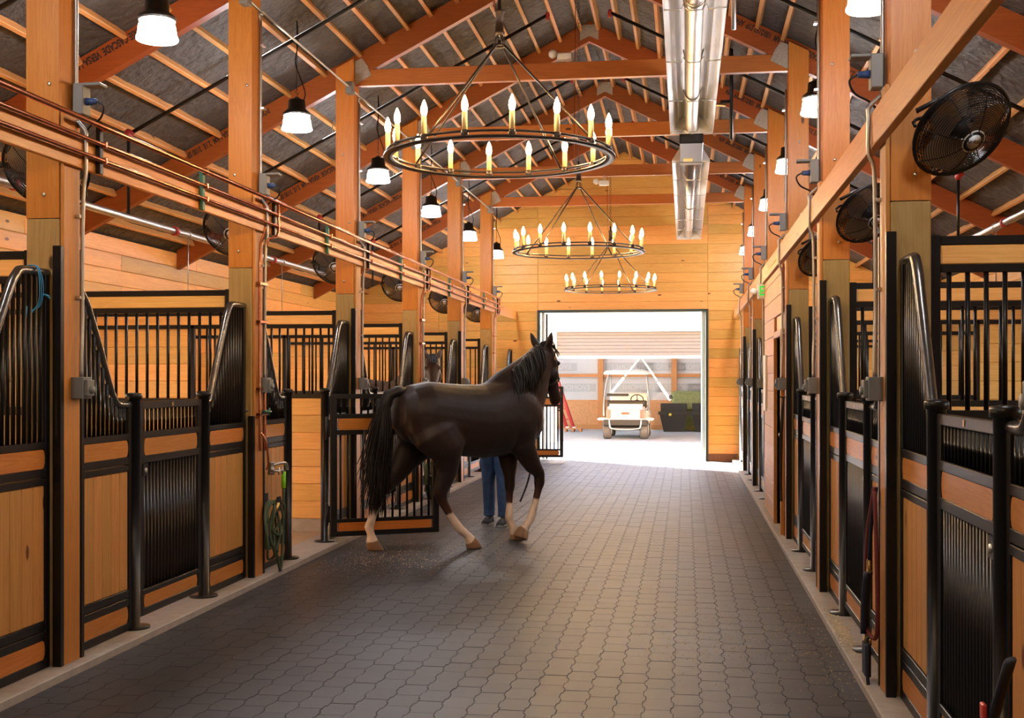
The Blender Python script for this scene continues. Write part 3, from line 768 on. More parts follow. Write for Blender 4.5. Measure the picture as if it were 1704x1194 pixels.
for a, b, z in ((.66, .95, 1.72), (.67, .97, 1.76), (.60, .88, 1.82), (.40, .6, 1.86)):
    for i in range(16):
        an = 2*PI*i/16; cx, sy = math.cos(an), math.sin(an); e = .45
        v.append((a*math.copysign(abs(cx)**e, cx), .1+b*math.copysign(abs(sy)**e, sy), z))
for i in range(3):
    for k in range(16): f.append((i*16+k, i*16+(k+1) % 16, i*16+16+(k+1) % 16, i*16+16+k))
f.append(tuple(reversed(range(16)))); f.append(tuple(48+k for k in range(16)))
rf.add(v, f, True).build('cart_roof', cartw, gc)

# ------------------------------------------------------------------ lamps
# wheel chandeliers with candle bulbs
RC = .72
ring_hi = MB(); ring_lo = MB()
def ring_band(mb, r0, r1, z0, z1, n=64):
    v = []; f = []
    for i in range(n):
        c, s_ = math.cos(2*PI*i/n), math.sin(2*PI*i/n)
        for r, z in ((r0, z0), (r1, z0), (r1, z1), (r0, z1)): v.append((r*c, r*s_, z))
    for i in range(n):
        j = (i+1) % n
        for k in range(4): f.append((i*4+k, j*4+k, j*4+(k+1) % 4, i*4+(k+1) % 4))
    return mb.add(v, f, True)
ring_band(ring_hi, RC-.012, RC+.012, .034, .046); ring_band(ring_lo, RC-.03, RC+.03, 0, .012)
ring_hi = ring_hi.mesh('upper_ring', bronze); ring_lo = ring_lo.mesh('lower_ring', bronze)
cup = MB().lathe([(.012, .004), (.022, .012), (.024, .038), (.016, .05)], 12).mesh('candle_cup', bronze)
sleeve = MB().lathe([(.0165, .046), (.0165, .155), (.012, .158)], 12).mesh('candle_sleeve', candlem)
bulb = MB().lathe([(.010, .157), (.017, .170), (.0205, .190), (.018, .212), (.010, .236), (.003, .252), (.0, .256)], 12).mesh('bulb', bulbm)
def chandelier(y, lab):
    zc = 3.022; t = thing('chandelier', lab, 'chandelier', (XRIDGE-.01, y, zc), 'wheel chandeliers')
    piece('upper_ring', ring_hi, t); piece('lower_ring', ring_lo, t)
    for i in range(16):
        a = 2*PI*(i+.5)/16+.06
        c = piece('candle', cup, t, (RC*math.cos(a), RC*math.sin(a), 0))
        piece('candle_sleeve', sleeve, c); piece('bulb', bulb, c)
    zh = .735
    for i in range(4):
        a = PI*(i+.5)/2+.30
        e = Vector((RC*.985*math.cos(a), RC*.985*math.sin(a), .046)); h = Vector((.035*math.cos(a), .035*math.sin(a), zh))
        MB().tube([e, h], .0075, 6).build('support_rod', bronze, t)
    hub = MB(); ring_band(hub, .028, .040, zh-.008, zh+.006, 16)
    for i in range(6): a = PI*i/3; hub.tube([(.034*math.cos(a), .034*math.sin(a), zh), (.03*math.cos(a), .03*math.sin(a), zh+.04), (.016*math.cos(a), .016*math.sin(a), zh+.07)], .004, 5)
    hub.build('hub', bronze, t)
    MB().lathe([(.012, zh+.066), (.034, zh+.07), (.034, zh+.09), (.027, zh+.095), (.027, zh+.21), (.034, zh+.215), (.034, zh+.225), (.012, zh+.235), (.012, zh+.30)], 14).build('stem', bronze, t)
    ch = MB(); z = zh+.30; top = 5.96-zc
    k = 0
    while z < top:
        o = (.011, 0) if k % 2 else (0, .011)
        ch.tube([(o[0], o[1], z), (-o[0], -o[1], z), (-o[0], -o[1], z+.045), (o[0], o[1], z+.045)], .003, 4, closed=True); z += .038; k += 1
    ch.build('chain', bronze, t)
    MB().tube(smooth_path([(.0, .02, zh+.1), (-.05, .03, zh+.5), (-.035, .02, top)], 5), .005, 5).build('power_cord', copper, t)
chandelier(1.84, 'wheel chandelier of candle bulbs added unseen overhead behind the camera')  # unseen chandelier, added to keep up the light in the closed barn
chandelier(7.70, 'large wheel chandelier of candle bulbs, nearest and highest in view')
chandelier(13.56, 'middle wheel chandelier of candle bulbs hanging over the aisle')
chandelier(19.42, 'farthest and lowest-looking wheel chandelier, just above the doorway')
# pendant lamps
hood = MB().lathe([(.02, .30), (.035, .285), (.055, .275), (.075, .27), (.082, .19), (.10, .175), (.125, .155), (.128, .14), (.118, .138), (.06, .18), (.02, .18)], 24).mesh('hood', black)
dome = MB().lathe([(.02, .165), (.098, .135), (.112, .120), (.121, .095), (.126, .06), (.128, .035), (.136, .020), (.139, .008), (.134, .0), (.10, -.004), (.03, -.006)], 24).mesh('diffuser', domem)
clip = MB(); ring_band(clip, .112, .124, .128, .137, 24); clip = clip.mesh('rim_clip', steel)
for s in (-1, 1):
    for k in range(-1, 7):  # the first two on each side are unseen, added to hold the lighting
        y = 6.1+2.93*(k-1)+1.53; x = -3.50 if s < 0 else 1.12
        t = thing('pendant_lamp', '%s white dome pendant lamp with black top above the %s stall fronts' % (['added unseen overhead', 'nearest', 'second', 'third', 'fourth', 'fifth', 'farthest', 'added unseen rearmost'][k], SIDE[s]), 'lamp', (x, y, 3.865), 'dome pendant lamps')
        piece('hood', hood, t); piece('diffuser', dome, t); piece('rim_clip', clip, t)
        zt = zu(x)+.25-3.865
        MB().tube([(0, 0, .29), (0, 0, .315), (.015, 0, .33), (-.015, 0, .345), (0, 0, .36), (0, 0, zt)], .004, 5).build('chain', black, t)
        MB().tube(smooth_path([(.06, 0, .26), (.075, .01, .34), (.03, .0, .48), (-.015, 0, .62), (.012, 0, .8), (.0, 0, zt)], 5), .006, 5).build('power_cord', black, t)

# radiant tube heaters ---------------------------------------------------
HX, HZ = .07, 4.28
def heater(y0, y1, lab):
    t = thing('tube_heater', lab, 'heater', (HX, y0, HZ), 'overhead tube heaters'); L = y1-y0
    prof = [(-.225, -.03), (-.215, -.012), (-.145, .10), (-.075, .155), (-.03, .165), (.03, .165), (.075, .155), (.145, .10), (.215, -.012), (.225, -.03)]
    outer = [(x*1.015, z+.006) for x, z in reversed(prof)]
    MB().prism(prof+outer, 0, L, 1).build('reflector', alu, t)
    MB().tube([(0, -.05, .04), (0, L+.07, .04)], .062, 18).build('radiant_tube', steel, t)
    n = max(3, int(L/1.15))
    for i in range(n):
        y = .12+(L-.24)*i/(n-1); wires = MB()
        wires.tube([(-.225, y, -.025), (-.095, y, -.03), (-.085, y, .01), (-.05, y, -.035), (.05, y, -.035), (.085, y, .01), (.095, y, -.03), (.225, y, -.025)], .006, 5)
        wires.tube(smooth_path([(-.085, y+.25, .14), (-.055, y+.25, .03), (0, y+.25, -.008), (.055, y+.25, .03), (.085, y+.25, .14)], 3), .006, 5) if y+.25 < L else None
        wires.build('wire_hanger', steel, t)
    for y in (0.004, L-.008): MB().prism(prof, y, y+.004, 1).build('end_plate', alu, t)
    for y in [1.5+2.9*i for i in range(int(L/2.9))]:
        ring = MB(); ring_band(ring, .063, .072, -.04, .04, 16); ring.build('tube_clamp', steel, t, (0, y, .04), (PI/2, 0, 0))
        yy = y0+y
        MB().tube([(0, y, .16), (0, y, zu(HX)+.25-HZ)], .003, 4).build('chain', steel, t)
heater(4.3, 13.15, 'long silver tube heater trough nearest the camera, right of the ridge')
heater(14.75, 23.1, 'second silver tube heater trough, beyond the black burner box')
t = thing('burner_box', 'black gas burner box between the two silver tube heaters', 'burner box', (HX, 13.32, HZ))
MB().box(-.13, .13, 0, 1.15, -.10, .20, .008).build('casing', black, t); MB().box(-.09, .02, .9, 1.1, -.104, -.10).build('sticker', yellowm, t)
MB().box(-.135, .135, 1.15, 1.30, -.11, .2, .006).build('end_panel', boxgrey, t)
MB().tube(smooth_path([(.05, .02, .14), (.10, -.06, .2), (.2, -.05, .3), (.36, .1, .33)], 5), .022, 8).build('gas_hose', brass, t)
tag(MB().tube([(0, 0, 0), (0, 0, 1.45)], .022, 10).tube([(0, 0, .42), (-.12, 0, .42)], .018, 8).build('gas_pipe', black, None, (.50, 13.3, 4.2)), 'black vertical gas pipe beside the burner box', 'pipe')
tag(MB().tube([(0, 0, 0), (0, 0, 1.3)], .022, 10).build('gas_pipe', steel, None, (.42, 10.6, 4.63)), 'bare grey vertical pipe right of the nearest tube heater', 'pipe')

# ------------------------------------------------------------------ pipes, conduits, outlets
# sprinkler mains and branch lines
for s, x, z, lab in ((-1, -5.1, 3.09, 'silver sprinkler main running above the left stalls'), (1, 2.9, 3.03, 'silver sprinkler main running above the right stalls')):
    t = thing('sprinkler_main', lab, 'pipe', (x, 3.0, z))
    MB().tube([(0, 0, 0), (0, 20.4 if s > 0 else 14.2, 0)], .033, 12).build('main_pipe', steel, t)
    for k in range(6):
        y = 6.1+2.93*k-3.0+.1
        if s < 0 and y > 14: continue
        ring = MB(); ring_band(ring, .034, .042, -.012, .012, 16); ring.tube([(0, -.04, 0), (0, -(zu(x)+.02-z), 0)], .006, 5)
        ring.build('pipe_hanger', steel, t, (0, y-.2, 0), (PI/2, 0, 0))
    for k in range(4):
        ring = MB(); ring_band(ring, .034, .046, -.025, .025, 16); ring.build('coupling', redm, t, (0, 5.6+2.93*k, 0), (PI/2, 0, 0))
for k in range(1, 7):
    y = YF[k]-1.45
    for s in (-1, 1):
        xo = -5.1 if s < 0 else 2.9; xi = XRIDGE+s*.35
        t = thing('sprinkler_branch', 'black sloping sprinkler pipe under the %s roof before the %s roof frame' % (SIDE[s], ['', 'nearest', 'second', 'third', 'fourth', 'fifth', 'last'][k]), 'pipe', (xo, y, zu(xo)+.07), 'black sprinkler branch pipes')
        dx = xi-xo; dz = zu(xi)-zu(xo)
        MB().tube([(0, 0, 0), (dx, 0, dz)], .019, 8).build('branch_pipe', black, t)
        MB().tube([(0, 0, 0), (0, 0, (3.09 if s < 0 else 3.03)-zu(xo)-.07+.03)], .016, 8).build('riser', black, t)
        rd = MB().lathe([(.016, -.05), (.034, -.03), (.038, 0), (.034, .03), (.016, .05)], 10); rd.tube([(0, 0, 0), (.05, 0, .02)], .025, 8)
        rd.build('elbow_fitting', redm, t); rd2 = MB().lathe([(.012, -.06), (.02, -.04), (.026, 0), (.018, .03)], 10).build('sprinkler_head', redm, t, (dx, 0, dz))
        for q in (.3, .7): MB().tube([(dx*q, 0, dz*q), (dx*q, 0, dz*q+.17)], .004, 4).build('hanger_rod', steel, t)

# electrical conduits with outlet boxes on each post
obox = MB().box(-.03, .03, -.045, .045, -.085, .085, .004).mesh('outlet_box', boxgrey)
obox2 = MB().box(-.04, .04, -.05, .05, -.06, .06, .004).mesh('switch_box', boxgrey)
flap = MB().box(-.10, 0, -.045, .045, -.006, .012, .004).mesh('cover_flap', boxgrey)
plug = MB().tube([(0, 0, 0), (-.06, 0, 0)], [.022, .016], 10).mesh('plug', blue)
for s in (-1, 1):
    for k in range(0, 7):
        y = YF[k]+.10; t = thing('conduit', 'grey steel conduit with outlet boxes on the %s timber post at %s' % (ORD[k], SIDE[s]), 'conduit', (ax(s, -.035), y, 1.55), 'post conduits with outlet boxes')
        d = -s                                                  # towards the aisle
        plumb = s < 0 and k in (2, 4, 6)
        top = 4.45; bo_ = .031 if s < 0 else .046
        yb = .07
        P = [(d*-.02, .06, top-1.55), (d*-.02, .06, 3.24-1.55), (d*-.02, .06, 3.05-1.55), (d*-.005, .062, 3.02-1.55), (d*bo_, .070, 2.97-1.55), (d*bo_, .070, 2.92-1.55), (d*bo_, .07, 2.74-1.55), (d*.02, .068, 2.66-1.55), (d*.014, .066, 2.4-1.55), (d*.012, .066, .40), (d*.014, .062, .33), (d*.02, .045, .22), (d*.02, .04, .16), (d*.02, .04, .06)]
        MB().tube(smooth_path(P, 3), .0115, 8).build('conduit_pipe', conduitm, t)
        if k > 0 and s < 0:
            MB().tube(smooth_path([(d*-.02, .06, top-1.55-.02), (d*-.03, .04, top-1.55+.05), (d*-.03, -.12, top-1.55+.09), (d*-.03, -2.80, top-1.55+.09)], 4), .0115, 8).build('conduit_run', conduitm, t)
            MB().box(-.035, .035, -.05, .05, -.06, .06, .004).build('junction_box', boxgrey, t, (d*-.03, -.25, top-1.55+.09))
        ob = piece('outlet_box', obox, t, (d*.012, .06, 3.145-1.55))
        piece('cover_flap', flap if d < 0 else flap, ob, (d*.03, 0, .075), (0, 0, 0 if d < 0 else PI)); piece('plug', plug, ob, (d*.03, 0, -.01), (0, 0, 0 if d < 0 else PI))
        MB().tube(smooth_path([(d*.09, 0, -.01), (d*.13, -.0, -.04), (d*.10, .02, -.10), (d*.02, .05, -.14), (d*-.05, .12, -.2)], 4), .006, 6).build('power_cord', black, ob)
        sb_ = piece('switch_box', obox2, t, (d*.02, .035, 0))
        MB().box(-.012, .012, -.04, .04, -.045, .045, .004).build('box_cover', boxgrey, sb_, (d*.05, 0, 0)); MB().tube([(d*.055, 0, -.01), (d*.075, 0, -.01)], .022, 10).build('outlet_cover', boxgrey, sb_)
        cl = MB()
        for zz in (.5, .95, 2.2, 2.7): cl.box(-.014, .014, .035, .09, zz-.008, zz+.008)
        cl.build('pipe_strap', steel, t)

# copper supply pipes along the left beam
cx = XL+.056
t = thing('copper_pipes', 'three long copper water pipes clamped along the left beam', 'pipe', (cx, 2.6, 2.75))
for dx, z, r in ((.055, .27, .0155), (.04, .175, .012), (.04, .085, .012)):
    MB().tube([(dx, 0, z), (dx, 18.55, z)], r, 10).build('copper_pipe', copper, t)
for i in range(13):
    y = 6.42-2.6+1.465*(i-2)
    if y < .1 or y > 18.5: continue
    m = greenm if i % 2 else black
    b_ = MB().box(.0, .028, -.02, .02, .01, .285, .003).build('strut_bracket', m, t, (0, y, 0))
    for z in (.085, .175, .27): MB().box(.025, .062, -.008, .008, z-.018, z+.018, .003).build('pipe_clamp', copper, b_, (0, .0, 0))
# copper drops, faucets and hoses on every second left post
def coil(mb, c, rx, rz, n, r=.0105):
    for i in range(n):
        f = i/(n-1) if n > 1 else 0
        pts = []
        for q in range(22):
            a = 2*PI*q/22
            pts.append((c[0]+.03+.05*f+.015*math.sin(3*a+i), c[1]+(rx+.03*math.sin(i*1.7))*math.sin(a)+.012*i-.03, c[2]-(rz+.06*math.sin(i*2.3))*(1-math.cos(a))))
        mb.tube(pts, r, 7, closed=True)
for k in (2, 4, 6):
    y = YF[k]; x = XL+.035
    t = thing('water_drop', 'copper riser pipes with wall faucet on the %s left timber post' % ORD[k], 'plumbing', (x, y, .9), 'copper risers with faucets')
    for yy, zz, xx in ((.05, 2.80, .05), (.17, 2.72, .03)):
        MB().tube(smooth_path([(xx+.01, yy, zz-.9), (xx-.01, yy, zz-.98), (.012, yy, 2.5-.9), (.012, yy, .3), (.012, yy+.01, .14)], 3), .011, 8).build('copper_pipe', copper, t)
    MB().tube([(.07, .27, 3.03-.9), (.07, .30, 3.03-.9), (.07, .33, 2.98-.9), (.07, .33, 2.80-.9), (.06, .30, 2.74-.9), (.03, .20, 2.72-.9)], .011, 8).build('riser_loop', copper, t)
    for zz in (1.15, 1.45, .42, .62): MB().box(-.006, .03, .02, .20, zz-.012, zz+.012, .003).build('pipe_clamp', copper, t)
    MB().tube(smooth_path([(.015, .05, .28), (.05, .07, .22), (.06, .10, .10), (.05, .14, .02), (.03, .16, -.02)], 4), .010, 8).build('copper_bend', copper, t)
    fc = MB().lathe([(.028, 0), (.03, .02), (.022, .06), (.022, .09), (.03, .10)], 12).build('faucet_body', steel, t, (.03, .27, -.07))
    MB().tube(smooth_path([(0, 0, .07), (.03, .10, .085), (.05, .19, .08), (.055, .22, .05), (.055, .225, .02)], 4), .013, 10).build('spout', steel, fc)
    for dy in (-.02, .06):
        h = MB().tube([(0, dy, .03), (.07, dy, .03)], .010, 8); h.tube([(.07, dy-.03, .03), (.07, dy+.03, .03)], .008, 6); h.tube([(.07, dy, 0), (.07, dy, .06)], .008, 6); h.build('cross_handle', steel, fc)
    vv_ = MB().tube([(.012, .11, .44), (.07, .11, .44)], .014, 8); vv_.tube([(.07, .07, .44), (.07, .15, .44)], .007, 6); vv_.tube([(.07, .11, .41), (.07, .11, .47)], .007, 6)
    vv_.build('valve_handle', greenm, t)
    hn = tag(MB().tube([(0, 0, 0)]+[(0, 0, 0.0001)], .001, 4).build('hose_hanger', black, None, (x+.01, y+.26, .60)), 'black hose hook on the %s left post below the faucet' % ORD[k], 'hook')
    hm = MB().box(-.03, .09, -.05, .05, -.01, .0, .002); hm.prism([(-.05, -.06), (.05, -.06), (.06, .0), (.04, .055), (-.04, .055), (-.06, 0)], .08, .09, 0); hm.box(-.03, -.02, -.05, .05, -.06, .08)
    hn.data = hm.mesh('hose_hanger', black)
    hz = thing('garden_hose', 'coiled dark green hose hanging below the faucet on the %s left post' % ORD[k], 'hose', (x, y+.26, .6), 'coiled green hoses')
    hb = MB(); coil(hb, (.0, 0, .02), .11, .19, 6)
    hb.tube(smooth_path([(.08, .0, -.40), (.07, .10, -.55), (.05, .20, -.50), (.05, .235, -.2), (.055, .235, .1)], 6), .0115, 8)
    hb.build('hose', greenhose, hz)
    MB().tube([(.055, .235, .1), (.055, .235, .24)], .019, 10).build('lime_coupling', lime, hz); MB().tube([(.10, -.08, -.06), (.11, -.05, .01)], .014, 8).build('brass_nozzle', brass, hz)

# ------------------------------------------------------------------ fans
FR = .245
cage = MB()
def cage_rings(mb, sgn):
    for i in range(22):
        q = i/21; r = .055+(FR-.055)*q; z = sgn*(.095*(1-q**2.2)+.012)
        mb.tube([(r*math.cos(2*PI*k/32), r*math.sin(2*PI*k/32), z) for k in range(32)], .0022, 4, closed=True)
    for k in range(8):
        a = 2*PI*k/8
        mb.tube([((.04+(FR-.04)*q)*math.cos(a), (.04+(FR-.04)*q)*math.sin(a), sgn*(.095*(1-q**2.2)+.015)) for q in (0, .25, .5, .75, .9, 1)], .003, 4)
cage_rings(cage, 1); cage_f = cage.mesh('front_guard', black); cage = MB(); cage_rings(cage, -1); cage_b = cage.mesh('rear_guard', black)
rim = MB(); rim.tube([(FR*math.cos(2*PI*k/40), FR*math.sin(2*PI*k/40), 0) for k in range(40)], .010, 8, closed=True); rim = rim.mesh('rim', black)
bl = MB(); v = []; f = []
for i in range(6):
    q = i/5; r = .05+.165*q; w_ = .05+.06*math.sin(PI*min(1, q*.75+.1)); tw = .55-.25*q
    for sd in (-1, 1): v.append((r*math.cos(sd*w_/r*.9) if 0 else r, sd*w_, sd*w_*math.tan(tw)*.6))
for i in range(5): f.append((2*i, 2*i+1, 2*i+3, 2*i+2))
bl.add(v, f, True); bv = [(p[0], p[1], p[2]-.003) for p in v]; bl.add(bv, [tuple(reversed(q)) for q in f], True); bl = bl.mesh('blade', fanblade)
motor = MB().lathe([(.03, -.11), (.055, -.10), (.058, -.02), (.04, .0), (.03, .03), (.0, .04)], 14).mesh('motor', black)
badgew = pbr('badge_white', (.6, .58, .55), .5)
badge = MB().lathe([(.0, .095), (.058, .097), (.062, .104), (.058, .110), (.0, .110)], 24).mesh('badge_rim', badgew)
badge1 = MB().lathe([(.0, .1095), (.053, .1110), (.0, .1112)], 24).mesh('badge_ring', black)
badge2 = MB().lathe([(.0, .1105), (.037, .112), (.0, .1135)], 24).mesh('badge_face', badgew)
logo = text_mesh('Air King', .026, inkb, .0006)
yoke = MB().tube([(FR+.022, 0, 0)]+[((FR+.022)*math.cos(a), 0, -(FR-.02)*.55*math.sin(a)) for a in [PI*i/10 for i in range(1, 10)]]+[(-(FR+.022), 0, 0)], .009, 6); yoke = yoke.mesh('yoke', black)
def fan(s, k, x, y, z, n):
    q = Vector(n).normalized().to_track_quat('Z', 'Y')
    t = thing('caged_fan', 'round black caged fan on the %s timber post of the %s side' % (ORD[k], SIDE[s]), 'fan', (x, y, z), 'caged fans on the posts')
    t.rotation_mode = 'QUATERNION'; t.rotation_quaternion = q
    piece('front_guard', cage_f, t); piece('rear_guard', cage_b, t); piece('rim', rim, t); piece('motor', motor, t); piece('yoke', yoke, t)
    b_ = piece('badge', badge, t); piece('badge_ring', badge1, b_); piece('badge_face', badge2, b_); piece('lettering', logo, b_, (0, 0, .1142))
    for i in range(3): piece('blade', bl, t, (0, 0, 0), (0, 0, 2*PI*i/3+.4))
    inv = q.to_matrix().transposed()
    tgt = Vector((ax(s, .12)-x, (YF[k]+(.0 if s > 0 else .2))-y, .12)); up = Vector((0, 0, .24))
    back = Vector(n).normalized()*-.14
    MB().tube([inv @ back, inv @ (back+Vector((0, 0, .10))), inv @ tgt], .012, 6).build('bracket', black, t)
    cm = MB()
    for i in range(3): cm.tube([inv @ (back+Vector((.05*math.cos(a)+.02*i-.10*s, .03, .06*math.sin(a)*.8-.18-.02*i))) for a in [2*PI*j/14 for j in range(14)]], .006, 5, closed=True)
    cm.build('power_cord', black, t)
for k in range(1, 5): fan(1, k, 1.31, YF[k]-.10, 2.79, (.35, -.67, -.64)) if k < 4 else None
for k in range(1, 7): fan(-1, k, -3.67, YF[k]+.42, 2.83, (.12, -.85, -.52))

for (x, y, z, lab) in ((-1.19, 11.98, 4.782, 'small white emergency light on the nearest tie beam in view, left of the heater'), (-1.19, 17.86, 4.47, 'small white box light under a far tie beam above the middle chandelier')):
    t = thing('emergency_light', lab, 'light', (x, y, z))
    MB().box(-.075, .075, -.05, .05, 0, .07, .01).build('light_housing', whitep, t); MB().lathe([(.0, 0), (.04, .005), (.045, .04), (.03, .06), (0, .065)], 14).build('lamp_head', whitep, t, (-.10, -.03, .045), (.9, -.9, 0))
    if z < 4.6: MB().tube([(0, 0, .07), (0, 0, .145)], .012, 8).build('stem', whitep, t)
# ------------------------------------------------------------------ exit sign
t = thing('exit_sign', 'white exit sign with green letters and a lamp head, by the right plank wall', 'exit sign', (1.03, YF[4]-.01, 2.66))
MB().box(-.16, .16, -.03, .03, -.095, .095, .012).build('sign_body', whitep, t)
piece('lettering', text_mesh('EXIT', .165, exitg, .001), t, (.025, -.033, 0), (PI/2, 0, 0))
MB().lathe([(.0, -.03), (.04, -.028), (.045, 0), (.03, .03), (.0, .035)], 14).build('lamp_head', whitep, t, (-.205, -.02, 0), (.4, .3, 0)); MB().tube([(-.16, 0, 0), (-.2, -.01, 0)], .012, 8).build('lamp_arm', whitep, t)
MB().lathe([(.035, .095), (.035, .16), (.028, .17)], 12).build('mounting_stem', boxgrey, t, (0, 0, 0))
tag(MB().tube([(0, 0, 0), (0, -2.2, .0)], .012, 8).build('sign_conduit', pbr('brass_yellow_conduit', (.6, .42, .12), .4, .5), None, (XR-.06, YF[4]-.05, 2.83)), 'thin yellowish conduit along the plank wall behind the exit sign', 'conduit')

# ------------------------------------------------------------------ horses and the handler
def remeshed(mb, vox, smooth, name):
    me = mb.mesh('tmp', black); o = bpy.data.objects.new('tmp', me); C.objects.link(o)
    m = o.modifiers.new('r', 'REMESH'); m.mode = 'VOXEL'; m.voxel_size = vox; m.use_smooth_shade = True
    if smooth: s_ = o.modifiers.new('s', 'SMOOTH'); s_.iterations = smooth; s_.factor = .5
    dg = bpy.context.evaluated_depsgraph_get(); out = bpy.data.meshes.new_from_object(o.evaluated_get(dg))
    bpy.data.objects.remove(o); bpy.data.meshes.remove(me); out.name = name; out.materials.clear(); return out
def limb(mb, rings, side=(0, 1, 0), n=14, horiz_last=False, ref=(1, 0, 0)):
    """rings: (x,y,z, r_front, r_side[, r_back]); cross-sections follow the path, side axis fixed"""
    P = [Vector(r[:3]) for r in rings]; N = len(P); v = []; f = []; S_ = Vector(side)
    for i in range(N):
        d = (P[min(i+1, N-1)]-P[max(i-1, 0)]).normalized()
        if horiz_last and i >= N-horiz_last: d = Vector((0, 0, -1))
        sd = (S_-d*S_.dot(d)).normalized(); fb = sd.cross(d).normalized()
        if fb.dot(Vector(ref)) < 0: fb = -fb
        rf, rs = rings[i][3], rings[i][4]; rb = rings[i][5] if len(rings[i]) > 5 else rf
        for k in range(n):
            a = 2*PI*k/n; c = math.cos(a); v.append(P[i]+fb*((rf if c > 0 else rb)*c)+sd*(rs*math.sin(a)))
    for i in range(N-1):
        for k in range(n): f.append((i*n+k, i*n+(k+1) % n, (i+1)*n+(k+1) % n, (i+1)*n+k))
    f.append(tuple(reversed(range(n)))); f.append(tuple((N-1)*n+k for k in range(n)))
    mb.add(v, f, True)
def coat_material(name):
    m, n, l, b = nodes(name); at = n.new('ShaderNodeAttribute'); at.attribute_name = 'coat'
    l.new(at.outputs['Color'], b.inputs['Base Color']); b.inputs['Roughness'].default_value = .47; b.inputs['Specular IOR Level'].default_value = .24
    b.inputs['Sheen Weight'].default_value = .08
    tc = n.new('ShaderNodeTexCoord'); no = n.new('ShaderNodeTexNoise'); no.inputs['Scale'].default_value = 9; no.inputs['Detail'].default_value = 6; l.new(tc.outputs['Object'], no.inputs['Vector'])
    bp = n.new('ShaderNodeBump'); bp.inputs['Strength'].default_value = .25; bp.inputs['Distance'].default_value = .02; l.new(no.outputs['Fac'], bp.inputs['Height']); l.new(bp.outputs[0], b.inputs['Normal'])
    return m
coatm = coat_material('horse_coat')
